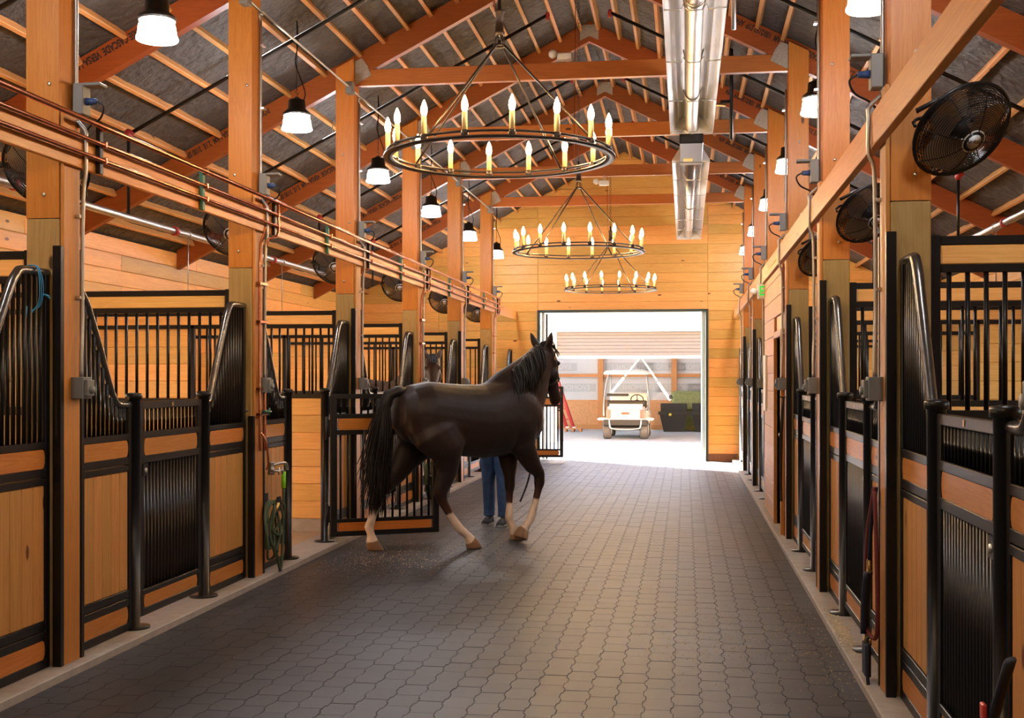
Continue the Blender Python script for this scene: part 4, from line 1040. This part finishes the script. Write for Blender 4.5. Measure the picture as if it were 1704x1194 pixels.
def horse(name, label, loc, rotz, legs, poll, muzzle, neckmid, face, base, warm, sock, low, ears_fwd, tail=True, mane_side=-1):
    root = thing(name, label, 'horse', loc, None, rotz)
    mb = MB()
    limb(mb, [(-.815, 0, 1.30, .06, .06), (-.79, 0, 1.30, .16, .16), (-.70, 0, 1.29, .255, .25), (-.54, 0, 1.275, .305, .290), (-.34, 0, 1.245, .318, .285), (-.12, 0, 1.205, .345, .290),
              (.10, 0, 1.190, .358, .300), (.28, 0, 1.215, .375, .285), (.42, 0, 1.245, .395, .262), (.55, 0, 1.19, .315, .240), (.66, 0, 1.15, .230, .200), (.735, 0, 1.12, .14, .13), (.765, 0, 1.12, .05, .05)], n=24, ref=(0, 0, 1))
    pl, mz, nm = Vector(poll), Vector(muzzle), Vector(neckmid)
    nb = Vector((.44, 0, 1.33)); q = lambda t: nb*((1-t)**2)+nm*(2*t*(1-t))+pl*(t*t)
    rr = ((.37, .20), (.335, .175), (.275, .142), (.220, .116), (.172, .100), (.135, .090))
    limb(mb, [tuple(q(i/5*.97))+rr[i] for i in range(6)], n=18, ref=(-1, 0, 1))
    hd = (mz-pl); L = hd.length; hn = hd.normalized(); fc = Vector(face); fc = (fc-hn*fc.dot(hn)).normalized(); sd = hn.cross(fc)
    secs = ((-.10, .0, .045, .05), (-.04, .0, .095, .088), (.08, .0, .125, .098), (.22, -.012, .135, .104), (.36, -.022, .138, .098), (.50, -.010, .115, .080), (.66, .0, .088, .062), (.80, .006, .076, .056), (.92, .004, .074, .060), (1.0, -.004, .060, .050), (1.04, -.008, .03, .03))
    v = []; f = []; n = 16
    for (t, o, d, w_) in secs:
        c = pl+hn*(t*L)+fc*(o+.03)
        for k in range(n): a = 2*PI*k/n; v.append(c+fc*(d*math.cos(a))+sd*(w_*math.sin(a)))
    for i in range(len(secs)-1):
        for k in range(n): f.append((i*n+k, i*n+(k+1) % n, (i+1)*n+(k+1) % n, (i+1)*n+k))
    f.append(tuple(reversed(range(n)))); f.append(tuple((len(secs)-1)*n+k for k in range(n))); mb.add(v, f, True)
    for s in (-1, 1):                                           # ears, cheeks, brow
        e0 = pl+sd*(s*.062)-hn*.03+fc*.02; tip = e0-hn*.185+sd*(s*.060)+fc*(.05*ears_fwd)
        mb.tube([e0+hn*.04, e0-hn*.03, e0-hn*.085+sd*(s*.026)+fc*.012*ears_fwd, e0-hn*.14+sd*(s*.045)+fc*.03*ears_fwd, tip], [.038, .042, .041, .028, .010], 10)
        mb.ellipsoid(pl+hn*(.40*L)+sd*(s*.058)-fc*.03, (.055, .085, .10), rot=None)
        mb.ellipsoid(pl+hn*(.27*L)+sd*(s*.082)+fc*.085, (.032, .032, .032))
        mb.ellipsoid(pl+hn*(.93*L)+sd*(s*.042)+fc*.06, (.026, .026, .03))
    for s in (-1, 1):                                           # haunch, shoulder
        mb.ellipsoid((-.52, s*.125, 1.22), (.26, .16, .30)); mb.ellipsoid((.46, s*.11, 1.18), (.22, .15, .30))
    for lg in legs: limb(mb, lg['rings'], n=14, horiz_last=lg.get('flat', 2))
    me = remeshed(mb, .0125, 14, 'horse_body')
    ca = me.color_attributes.new('coat', 'FLOAT_COLOR', 'POINT'); dat = []
    segs = []
    for lg in legs:
        pts = [Vector(r[:3]) for r in lg['rings']]; segs.append(pts)
    for vx in me.vertices:
        p = vx.co; nz = noise.noise(p*9)*.5+noise.noise(p*30)*.3; col = list(base); wf = 0
        wf = max(0, min(1, .35+noise.noise(p*2.2)*.8)) * .55
        dd = (p-pl).dot(hn)
        col = [base[i]*(1-wf)+warm[i]*wf for i in range(3)]
        if p.z < .80:
            best = None
            for pts, lg in zip(segs, legs):
                for i in range(len(pts)-1):
                    a, b = pts[i], pts[i+1]; ab = b-a; t = max(0, min(1, (p-a).dot(ab)/max(1e-9, ab.dot(ab)))); d = (p-a-ab*t).length
                    if best is None or d < best[0]: best = (d, i+t, lg)
            s_ = best[1]; lg = best[2]; fe = lg['fet']           # ring index of the fetlock
            sk = lg.get('sock', fe-1.2)+nz*.22
            k = max(0, min(1, (s_-(fe-2.6))/1.4)); col = [col[i]*(1-k)+low[i]*k for i in range(3)]
            if sock:
                k = max(0, min(1, (s_-sk)/.12)); sh = 1-.9*max(0, noise.noise(p*11)-.05); col = [col[i]*(1-k)+sock[i]*sh*k for i in range(3)]
            k = max(0, min(1, (s_-(fe+1.85)-nz*.06)/.1)); hv = (.20, .105, .05) if noise.noise(p*6) > -.1 else (.33, .22, .12); col = [col[i]*(1-k)+hv[i]*k for i in range(3)]
        dat += col+[1]
    ca.data.foreach_set('color', dat); me.materials.append(coatm)
    piece('body', me, root)
    for s in (-1, 1): MB().ellipsoid(pl+hn*(.27*L)+sd*(s*.098)+fc*.088, (.019, .019, .019)).build('eye', eyem, root); MB().ellipsoid(pl+hn*(.95*L)+sd*(s*.058)+fc*.072, (.010, .010, .014)).build('nostril', eyem, root)
    rr_ = random.Random(len(label))
    hair = MB()
    for i in range(190):                                         # mane falls to one side of the crest
        t = .10+.87*rr_.random(); c = q(t); dn = (q(min(1, t+.02))-q(max(0, t-.02))).normalized(); up = Vector((0, 1, 0)).cross(dn)*-1
        if up.z < 0: up = -up
        rad = .30*(1-t)+.115*t+ (.0 if t > .3 else -.06); s0 = c+up.normalized()*rad*.97+Vector((0, mane_side*rr_.uniform(-.02, .02), 0))
        ln = rr_.uniform(.20, .36); o = Vector((rr_.uniform(-.05, .02), mane_side*(.125+.06*(1-t)+rr_.uniform(0, .03)), 0))
        P = [s0, s0+o*.55+Vector((0, 0, .012)), s0+o+Vector((-.01, mane_side*.02, -ln*.45)), s0+o*1.12+Vector((rr_.uniform(-.05, .02), mane_side*.025, -ln))]
        hair.tube(smooth_path(P, 3), [.006]*8+[.004, .002], 4, flat=(1, .7))
    for i in range(26):
        a = rr_.uniform(-1, 1); s0 = pl-hn*.06+sd*(.04*a)+fc*.02
        hair.tube(smooth_path([s0, s0-hn*.03+fc*.07, s0+fc*.13+hn*.08+sd*.03*a, s0+fc*.155+hn*rr_.uniform(.14, .22)+sd*.05*a], 3), [.005]*7+[.004, .003, .002], 4)
    hair.build('mane', horsehair, root)
    if tail:
        tb = MB()
        for i in range(330):
            a = rr_.uniform(0, 2*PI); r0 = math.sqrt(rr_.random()); ex = Vector((r0*math.cos(a), r0*math.sin(a), 0)); ln = rr_.uniform(.72, 1.02) if r0 < .8 else rr_.uniform(.5, .95)
            sp = rr_.uniform(.6, 1.3)
            P = [Vector((-.76, 0, 1.475))+ex*.028, Vector((-.86, .01, 1.47))+ex*.040, Vector((-.925, .025, 1.33))+ex*.062, Vector((-.955, .035, 1.33-.38*ln))+ex*.10*sp, Vector((-.985, .05, 1.33-.72*ln))+ex*.115*sp, Vector((-1.0, .06, 1.33-ln))+ex*.15*sp+Vector((rr_.uniform(-.03, .03), rr_.uniform(-.03, .03), 0))]
            pp = smooth_path(P, 3); tb.tube(pp, [.0065]*(len(pp)-4)+[.0055, .004, .0025, .001], 4)
        tb.tube([(-.70, 0, 1.47), (-.80, 0, 1.485), (-.88, .012, 1.45), (-.93, .025, 1.33), (-.955, .03, 1.15), (-.97, .035, .95)], [.05, .05, .055, .06, .06, .02], 10)
        tb.build('tail', horsehair, root)
    return root, (pl, hn, fc, sd, L)
HB = lambda x, y: [(x, y)]
def hind(y, st, gk, hk, cn, ft, ps, hf, dz=0):
    """joints (x,z) of a hind leg on the side y"""
    r = [(-.50, y*.55, 1.22, .26, .14), (-.48, y*.95, 1.08, .25, .135), (st[0], y*1.06, st[1], .165, .110, .225), ((st[0]+gk[0])/2-.005, y*1.03, (st[1]+gk[1])/2, .125, .086, .165), (gk[0], y, gk[1], .108, .070), (hk[0], y, hk[1], .074, .048, .085), (hk[0]*.7+cn[0]*.3, y, hk[1]*.6+cn[1]*.4, .050, .041), (cn[0], y, cn[1], .039, .033),
         (ft[0], y, ft[1], .047, .042), (ps[0], y, ps[1], .039, .038), (hf[0]-.02, y, .085+dz, .064, .060), (hf[0]+.012, y, .0+dz, .086, .076)]
    return {'rings': r, 'fet': 8, 'flat': 2}
def fore(y, el, fa, kn, cn, ft, ps, hf, flat=2, last=None):
    r = [(.47, y*.75, 1.22, .20, .10), (el[0], y, el[1], .135, .095), (fa[0], y, fa[1], .088, .070), (kn[0]-.0, y, kn[1]+.09, .060, .052), (kn[0], y, kn[1], .058, .052), (kn[0]*.7+cn[0]*.3, y, kn[1]*.65+cn[1]*.35, .040, .038), (cn[0], y, cn[1], .036, .032),
         (ft[0], y, ft[1], .046, .042), (ps[0], y, ps[1], .037, .037)]
    r += last or [(hf[0]-.02, y, .082, .062, .060), (hf[0]+.014, y, .0, .083, .075)]
    return {'rings': r, 'fet': 7, 'flat': flat}
HL = (-2.03, 11.40, 0); HA = math.radians(40)
LH = hind(.17, (-.52, .93), (-.74, .70), (-.90, .545), (-.955, .36), (-1.01, .215), (-.985, .145), (-.955, 0))
RH = hind(-.20, (-.36, .95), (-.39, .72), (-.455, .535), (-.350, .33), (-.250, .195), (-.175, .135), (-.10, 0))
LFr = fore(.07, (.44, .95), (.46, .74), (.47, .54), (.465, .36), (.46, .215), (.50, .145), (.555, 0))
RFr = fore(-.13, (.50, .93), (.62, .74), (.69, .575), (.645, .40), (.59, .235), (.535, .165), (.5, 0), 0, [(.50, -.13, .13, .062, .060), (.465, -.13, .045, .083, .075)])
dark_horse, hd1 = horse('horse', 'dark brown horse with four white socks walking out across the aisle', HL, HA, [LH, RH, LFr, RFr], (.90, .12, 1.86), (1.115, .235, 1.345), (.72, .02, 1.64), (.86, .48, .3),
    (.0105, .0050, .0034), (.030, .0105, .0055), (.66, .50, .37), (.060, .020, .010), .6, True, -1)
def stand(): return [hind(.16, (-.42, .93), (-.56, .70), (-.66, .54), (-.65, .35), (-.64, .20), (-.60, .135), (-.57, 0)), hind(-.16, (-.38, .93), (-.5, .70), (-.6, .54), (-.59, .35), (-.58, .20), (-.54, .135), (-.51, 0)),
    fore(.13, (.42, .95), (.43, .74), (.44, .54), (.44, .36), (.44, .20), (.47, .135), (.5, 0)), fore(-.13, (.42, .95), (.45, .74), (.46, .54), (.46, .36), (.46, .20), (.49, .135), (.52, 0))]
bay, hd2 = horse('horse', 'brown bay horse in its stall looking out over the gate toward the camera', (-4.20, 16.85, .02), math.radians(-38), stand(), (.93, .02, 1.80), (1.15, -.155, 1.37), (.72, .05, 1.60), (.77, -.64, .5),
    (.035, .016, .010), (.075, .030, .014), None, (.02, .01, .008), .2, True, 1)
# halter and lead rope on the dark horse
def local_world(root, p): return Matrix.Translation(root.location) @ Matrix.Rotation(root.rotation_euler.z, 4, 'Z') @ Vector(p)
pl, hn, fc, sd, L = hd1
ht = thing('halter', 'dark leather halter with brass fittings on the dark horse\'s head', 'halter', tuple(local_world(dark_horse, pl)), None, HA)
def hloop(t, d, w_, o, tilt=0, n=22, part=(0, 2*PI)):
    out = []
    for k in range(n):
        a = part[0]+(part[1]-part[0])*k/n; c = hn*(t*L)+fc*(o+.03)
        out.append(c+fc*(d*math.cos(a))+sd*(w_*math.sin(a))+hn*(tilt*math.cos(a)))
    return out
MB().tube(hloop(.56, .117, .084, -.006), .0075, 6, closed=True, flat=(1, 1.6)).build('noseband', leather, ht)
MB().tube(hloop(.06, .132, .110, .0, -.10), .0075, 6, closed=True, flat=(1, 1.6)).build('crown_strap', leather, ht)
for s in (-1, 1):
    MB().tube([hn*(.06*L)+sd*(s*.112)+fc*.03, hn*(.3*L)+sd*(s*.117)+fc*.0, hn*(.56*L)+sd*(s*.09)+fc*.03], .008, 6).build('cheek_strap', leather, ht)
    for t in (.12, .30, .56):
        bm_ = MB(); c = hn*(t*L)+sd*(s*(.118 if t < .5 else .092))+fc*(.02 if t < .2 else .01); bm_.tube([c+fc*(.018*math.cos(a))+hn*(.018*math.sin(a)) for a in [2*PI*i/12 for i in range(12)]], .004, 5, closed=True); bm_.build('buckle', brass, ht)
MB().tube([hn*(.56*L)-fc*.09, hn*(.36*L)-fc*.13, hn*(.2*L)-fc*.10], .007, 6).build('throat_strap', leather, ht)
jaw = local_world(dark_horse, pl+hn*(.58*L)-fc*.11)
tag(MB().tube(smooth_path([Vector((0, 0, 0)), Vector((-.05, .03, -.2)), Vector((-.13, .25, -.42)), Vector((-.22, .50, -.50)), Vector((-.24, .62, -.52)), Vector((-.20, .50, -.75)), Vector((-.24, .45, -1.0)), Vector((-.31, .38, -1.2))], 5), .010, 8).build('lead_rope', leather, None, tuple(jaw)), 'dark lead rope from the halter hanging by the handler\'s legs', 'rope')

# handler: one continuous body, with clothing over it
px, py = -2.06, 13.08
pr = thing('person', 'person in blue jeans and dark sneakers, mostly hidden behind the dark horse', 'person', (px, py, 0), None, math.radians(-97))
# local: +x forward
def body(mb, g=0.0, legs=True, torso=True, arms=True, head=True):
    if legs:
        for s, fx in ((1, .04), (-1, -.05)):
            limb(mb, [(0, s*.07, .86, .10+g, .09+g), (.01+fx*.3, s*.085, .70, .085+g, .082+g), (.02+fx*.6, s*.09, .44, .056+g, .055+g), (.0+fx*.8, s*.092, .30, .057+g*1.2, .052+g*1.2), (-.01+fx, s*.095, .09, .040+g*1.6, .038+g*1.6)], n=12)
    if torso: limb(mb, [(0, 0, .80, .085+g, .14+g), (0, 0, .90, .10+g, .155+g), (.01, 0, 1.02, .09+g, .125+g), (.02, 0, 1.16, .105+g, .15+g), (.01, 0, 1.27, .09+g, .165+g), (0, 0, 1.33, .06+g, .11+g), (0, 0, 1.36, .048+g*.5, .05+g*.5)], n=16)
    if arms:
        for s in (1, -1):
            limb(mb, [(0, s*.15, 1.285, .05+g, .05+g), (-.01, s*.19, 1.16, .043+g, .043+g), (-.02, s*.20, 1.03, .036+g, .036+g)]+([(.07, s*.19, .93, .033+g, .033+g), (.19, s*.17, .90, .026+g, .024+g)] if not g else [(.04, s*.195, .955, .037+g, .037+g)]), n=10)
bm_ = MB(); body(bm_)
limb(bm_, [(0, 0, 1.32, .05, .052), (.01, 0, 1.40, .046, .048), (.015, 0, 1.43, .05, .05)], n=12)
bm_.ellipsoid((.02, 0, 1.49), (.088, .070, .098)); bm_.ellipsoid((.045, 0, 1.435), (.055, .05, .05)); bm_.tube([(.10, 0, 1.505), (.125, 0, 1.475), (.10, 0, 1.465)], [.010, .015, .010], 8)
for s in (1, -1):
    bm_.ellipsoid((.01, s*.072, 1.485), (.018, .010, .028)); bm_.ellipsoid((.225, s*.168, .895), (.042, .016, .038))
    for i, ln in enumerate((.062, .072, .068, .054)):
        z = .925-.020*i; b0 = Vector((.25, s*.166, z)); bm_.tube([b0, b0+Vector((ln*.5, -s*.006, -.004)), b0+Vector((ln*.75, -s*.035, -.008)), b0+Vector((ln*.45, -s*.05, -.008))], [.0098, .009, .0085, .007], 8)
    b0 = Vector((.205, s*.152, .925)); bm_.tube([b0, b0+Vector((.03, -s*.02, .018)), b0+Vector((.065, -s*.03, .012))], [.012, .0105, .008], 8)
    bm_.tube([(-.06+(.04 if s > 0 else -.05), s*.095, .05), (.10+(.04 if s > 0 else -.05), s*.10, .03)], [.034, .03], 8)
skin = remeshed(bm_, .0075, 2, 'body'); skin.materials.append(skinm); piece('body', skin, pr)
jm = MB(); body(jm, .014, True, False, False); limb(jm, [(0, 0, .78, .10, .15), (0, 0, .86, .112, .165), (0, 0, .96, .105, .148)], n=16)
for s, fx in ((1, .04), (-1, -.05)):
    for z in (.10, .13, .165, .42, .46): jm.ellipsoid((-.005+fx*.95, s*.094, z), (.070-.01*(z > .2), .066-.004*(z > .2), .018))
jm = remeshed(jm, .009, 2, 'jeans'); jm.materials.append(denim); piece('jeans', jm, pr)
sm_ = MB(); body(sm_, .014, False, True, True); sm_ = remeshed(sm_, .010, 3, 'shirt'); sm_.materials.append(shirtm); piece('shirt', sm_, pr)
hm = MB(); hm.ellipsoid((-.002, 0, 1.512), (.092, .078, .086)); hm.tube([(-.08, 0, 1.53), (-.12, 0, 1.47), (-.11, 0, 1.36)], [.03, .03, .012], 8)
hm.build('hair', hairm, pr)
for s in (1, -1): MB().ellipsoid((.098, s*.030, 1.500), (.010, .013, .009)).build('eye', eyem, pr)
MB().tube([(.098, -.022, 1.445), (.106, 0, 1.443), (.098, .022, 1.445)], .005, 6).build('mouth', pbr('lips', (.4, .14, .12), .5), pr)
for s, fx in ((1, .04), (-1, -.05)):
    so_ = MB(); v = []; f = []
    secs = [(-.09, .030, .085), (-.07, .040, .105), (-.02, .043, .10), (.05, .046, .075), (.11, .048, .06), (.155, .040, .05), (.175, .02, .035)]
    for (x, w_, h) in secs:
        for (yy, z) in ((-w_, .012), (w_, .012), (w_*.95, h*.6), (w_*.55, h), (-w_*.55, h), (-w_*.95, h*.6)): v.append((x+fx, s*.097+yy, z))
    for i in range(len(secs)-1):
        for k in range(6): f.append((i*6+k, i*6+(k+1) % 6, i*6+6+(k+1) % 6, i*6+6+k))
    f.append((5, 4, 3, 2, 1, 0)); f.append(tuple((len(secs)-1)*6+k for k in range(6))); so_.add(v, f, True)
    sh_ = so_.build('sneaker', pbr('dark_sneaker', (.03, .03, .032), .7) if s > 0 else bpy.data.materials['dark_sneaker'], pr)
    MB().prism([(-.095+fx, s*.097-.035), (-.095+fx, s*.097+.035), (.05+fx, s*.097+.05), (.14+fx, s*.097+.046), (.18+fx, s*.097+.018), (.18+fx, s*.097-.018), (.14+fx, s*.097-.046), (.05+fx, s*.097-.05)], .0, .018, 2).build('sole', pbr('grey_sole', (.35, .35, .33), .7) if s > 0 else bpy.data.materials['grey_sole'], sh_)
    lc = MB()
    for i in range(4): lc.tube([(.0+.03*i+fx, s*.097-.022, .098-.010*i), (.012+.03*i+fx, s*.097+.022, .096-.010*i)], .0035, 5)
    lc.build('laces', bpy.data.materials['grey_sole'], sh_)

# ------------------------------------------------------------------ small things
# bucket at the fourth post, strap on the open gate, twine, halters on the right
t = thing('feed_bucket', 'square black rubber bucket at the foot of the fourth left stall front', 'bucket', (-3.18, 15.35, .046))
m = MB(); v = []; f = []
for a, z in ((.12, 0), (.155, .28), (.165, .28), (.165, .30), (.145, .30), (.115, .03)): v += [(-a, -a, z), (a, -a, z), (a, a, z), (-a, a, z)]
for i in range(5):
    for k in range(4): f.append((i*4+k, i*4+(k+1) % 4, i*4+4+(k+1) % 4, i*4+4+k))
f.append((3, 2, 1, 0)); f.append((20, 21, 22, 23)); m.add(v, f); m.build('bucket_body', black_rough, t)
MB().tube(smooth_path([(-.16, 0, .27), (-.12, 0, .36), (0, 0, .39), (.12, 0, .36), (.16, 0, .27)], 4), .006, 6).build('bail_handle', steel, t)
tag(MB().tube(smooth_path([(0, 0, 0), (-.02, 0, -.2), (-.04, 0, -.42), (-.02, -.01, -.5), (.02, -.01, -.5), (.035, -.01, -.42), (.015, 0, -.2), (0, 0, 0)], 4), .009, 6).build('leather_strap', leather, None, (-2.99, 11.02, 1.12)), 'dark leather loop hanging through the bars of the open gate', 'strap')
tw = MB()
for i in range(3): tw.tube(smooth_path([(-.02, -.03+.012*i, .028), (.03, -.02+.01*i, .02), (.034+.004*i, .0+.012*i, -.08), (.02, .01+.015*i, -.17), (-.01, -.02+.01*i, -.22)], 4), .0022, 5)
tw.tube([(.03, .04, -.12), (.045, .06, -.125), (.05, .075, -.14)], .006, 6); tw.tube([(.0, -.07, -.19), (.0, -.08, -.25)], .006, 6)
tag(tw.build('baling_twine', pbr('bright_blue_twine', (.03, .30, .62), .7), None, (ax(-1, .055), YF[1]-.16, 2.17)), 'bright blue twine tied round the swan-neck tube at the left edge', 'twine')
# navy halter and red rope on the nearest right post
hx, hy = XR-.04, YF[1]+.20
t = thing('hanging_halter', 'navy webbing halter hanging on the nearest right timber post', 'halter', (hx, hy, 1.05))
MB().tube(smooth_path([(0, 0, 0), (-.02, .03, -.2), (-.025, .05, -.38)], 4), .016, 6, flat=(1, .5)).build('crown_strap', navy, t)
MB().tube([(-.03+.0*math.cos(a), .055+.035*math.cos(a), -.41+.035*math.sin(a)) for a in [2*PI*i/14 for i in range(14)]], .006, 6, closed=True).build('ring', brass, t)
MB().tube(smooth_path([(-.03, .055, -.44), (-.04, .09, -.6), (-.04, .10, -.76)], 4), .034, 8, flat=(1, .45)).build('noseband', navy, t)
MB().box(-.05, -.02, .02, .15, -.98, -.80, .012).build('cheek_pad', navy, t)
MB().tube(smooth_path([(-.035, .06, -.78), (-.04, .02, -.95), (-.03, .0, -1.08)], 4), .014, 6, flat=(1, .5)).build('throat_strap', navy, t)
MB().tube([(-.03+.02*math.cos(a), .09+.03*math.cos(a), -.79+.025*math.sin(a)) for a in [2*PI*i/12 for i in range(12)]], .005, 6, closed=True).build('buckle', brass, t)
t = thing('red_lead_rope', 'dark red lead rope looped beside the navy halter on the nearest right post', 'rope', (hx-.01, hy, 1.05))
MB().tube(smooth_path([(0, -.01, 0), (-.02, .08, -.25), (-.02, .15, -.55), (-.02, .12, -.72), (-.01, -.02, -.76), (0, -.10, -.70), (.0, -.09, -.4), (0, -.02, -.02)], 5), .011, 8).build('rope', redrope, t)
MB().tube([(-.02, .0, -1.10), (-.02, .0, -1.18)], .010, 8).build('snap_hook', brass, t)
MB().tube(smooth_path([(-.02, .0, -1.18), (-.025, .02, -1.3), (-.02, .03, -1.42), (-.01, -.0, -1.47), (.0, -.07, -1.48)], 4), .013, 8).build('rope_tail', redrope, t)
t = thing('strap_bundle', 'black straps hanging on the plank wall just before the brown door', 'straps', (XR-.045, YF[3]+.09, 1.42))
MB().tube([(.03, 0, 0), (-.03, 0, .0), (-.035, 0, .02)], .006, 6).build('hook', black, t)
for i in range(2): MB().tube(smooth_path([(0, .01, 0), (-.015-.01*i, .03+.03*i, -.45), (-.02, .04, -.9), (-.02, .01, -1.02)], 4), .018, 6, flat=(1, .4)).build('strap', leather, t)
t = thing('corner_halter', 'navy halter with red trim hanging at the bottom right corner', 'halter', (XR-.06, 3.92, .42))
MB().tube(smooth_path([(.02, -.16, .34), (-.01, -.06, .12), (-.03, .02, -.02)], 4), .03, 8, flat=(1, .45)).build('strap', navy, t)
MB().tube(smooth_path([(-.035, .0, 0), (-.04, .10, -.06), (-.03, .13, -.2)], 4), .04, 8, flat=(1, .5)).build('fleece_noseband', pbr('grey_fleece', (.28, .28, .30), .9, bump=.6, nscale=60), t)
MB().tube([(-.02, -.08+.03*math.cos(a), .08+.03*math.sin(a)) for a in [2*PI*i/12 for i in range(12)]], .006, 6, closed=True).build('ring', brass, t)
MB().box(-.045, -.03, -.10, -.06, .14, .19, .004).build('red_tab', ladderm, t)
# shavings on the floor
def flakes(name, n, box, parent=None, big=1):
    mb = MB()
    for i in range(n):
        x = R.triangular(*box[0]); y = R.triangular(*box[1]); a = R.uniform(0, PI); l_ = R.uniform(.0016, .0048)*big; w_ = l_*R.uniform(.3, .8); z = box[2]
        c, s_ = math.cos(a), math.sin(a)
        v = [(x+c*p*l_-s_*q*w_, y+s_*p*l_+c*q*w_, z+R.uniform(.0006, .004)) for p, q in ((-1, -1), (1, -1), (1, 1), (-1, 1))]
        vb = [(p[0], p[1], z-.001) for p in v]
        mb.add(v+vb, [(0, 1, 2, 3), (0, 4, 5, 1), (1, 5, 6, 2), (2, 6, 7, 3), (3, 7, 4, 0)])
    return stuff(mb.build(name, straw))
tag(flakes('wood_shavings', 900, ((-3.2, -1.3, -2.7), (9.3, 11.6, 10.4), .0)), 'pale wood shavings scattered on the pavers round the open gate', 'shavings')
tag(flakes('wood_shavings', 700, ((-.4, .9, .85), (5.9, 9.2, 7.3), .0)), 'pale wood shavings scattered on the pavers along the right curb', 'shavings')
tag(flakes('sawdust', 900, ((.90, 1.02, .95), (6.9, 8.4, 7.5), .046), None, 1.1), 'orange sawdust lying on the right curb before a gate', 'sawdust')
print('objects', len(bpy.data.objects))
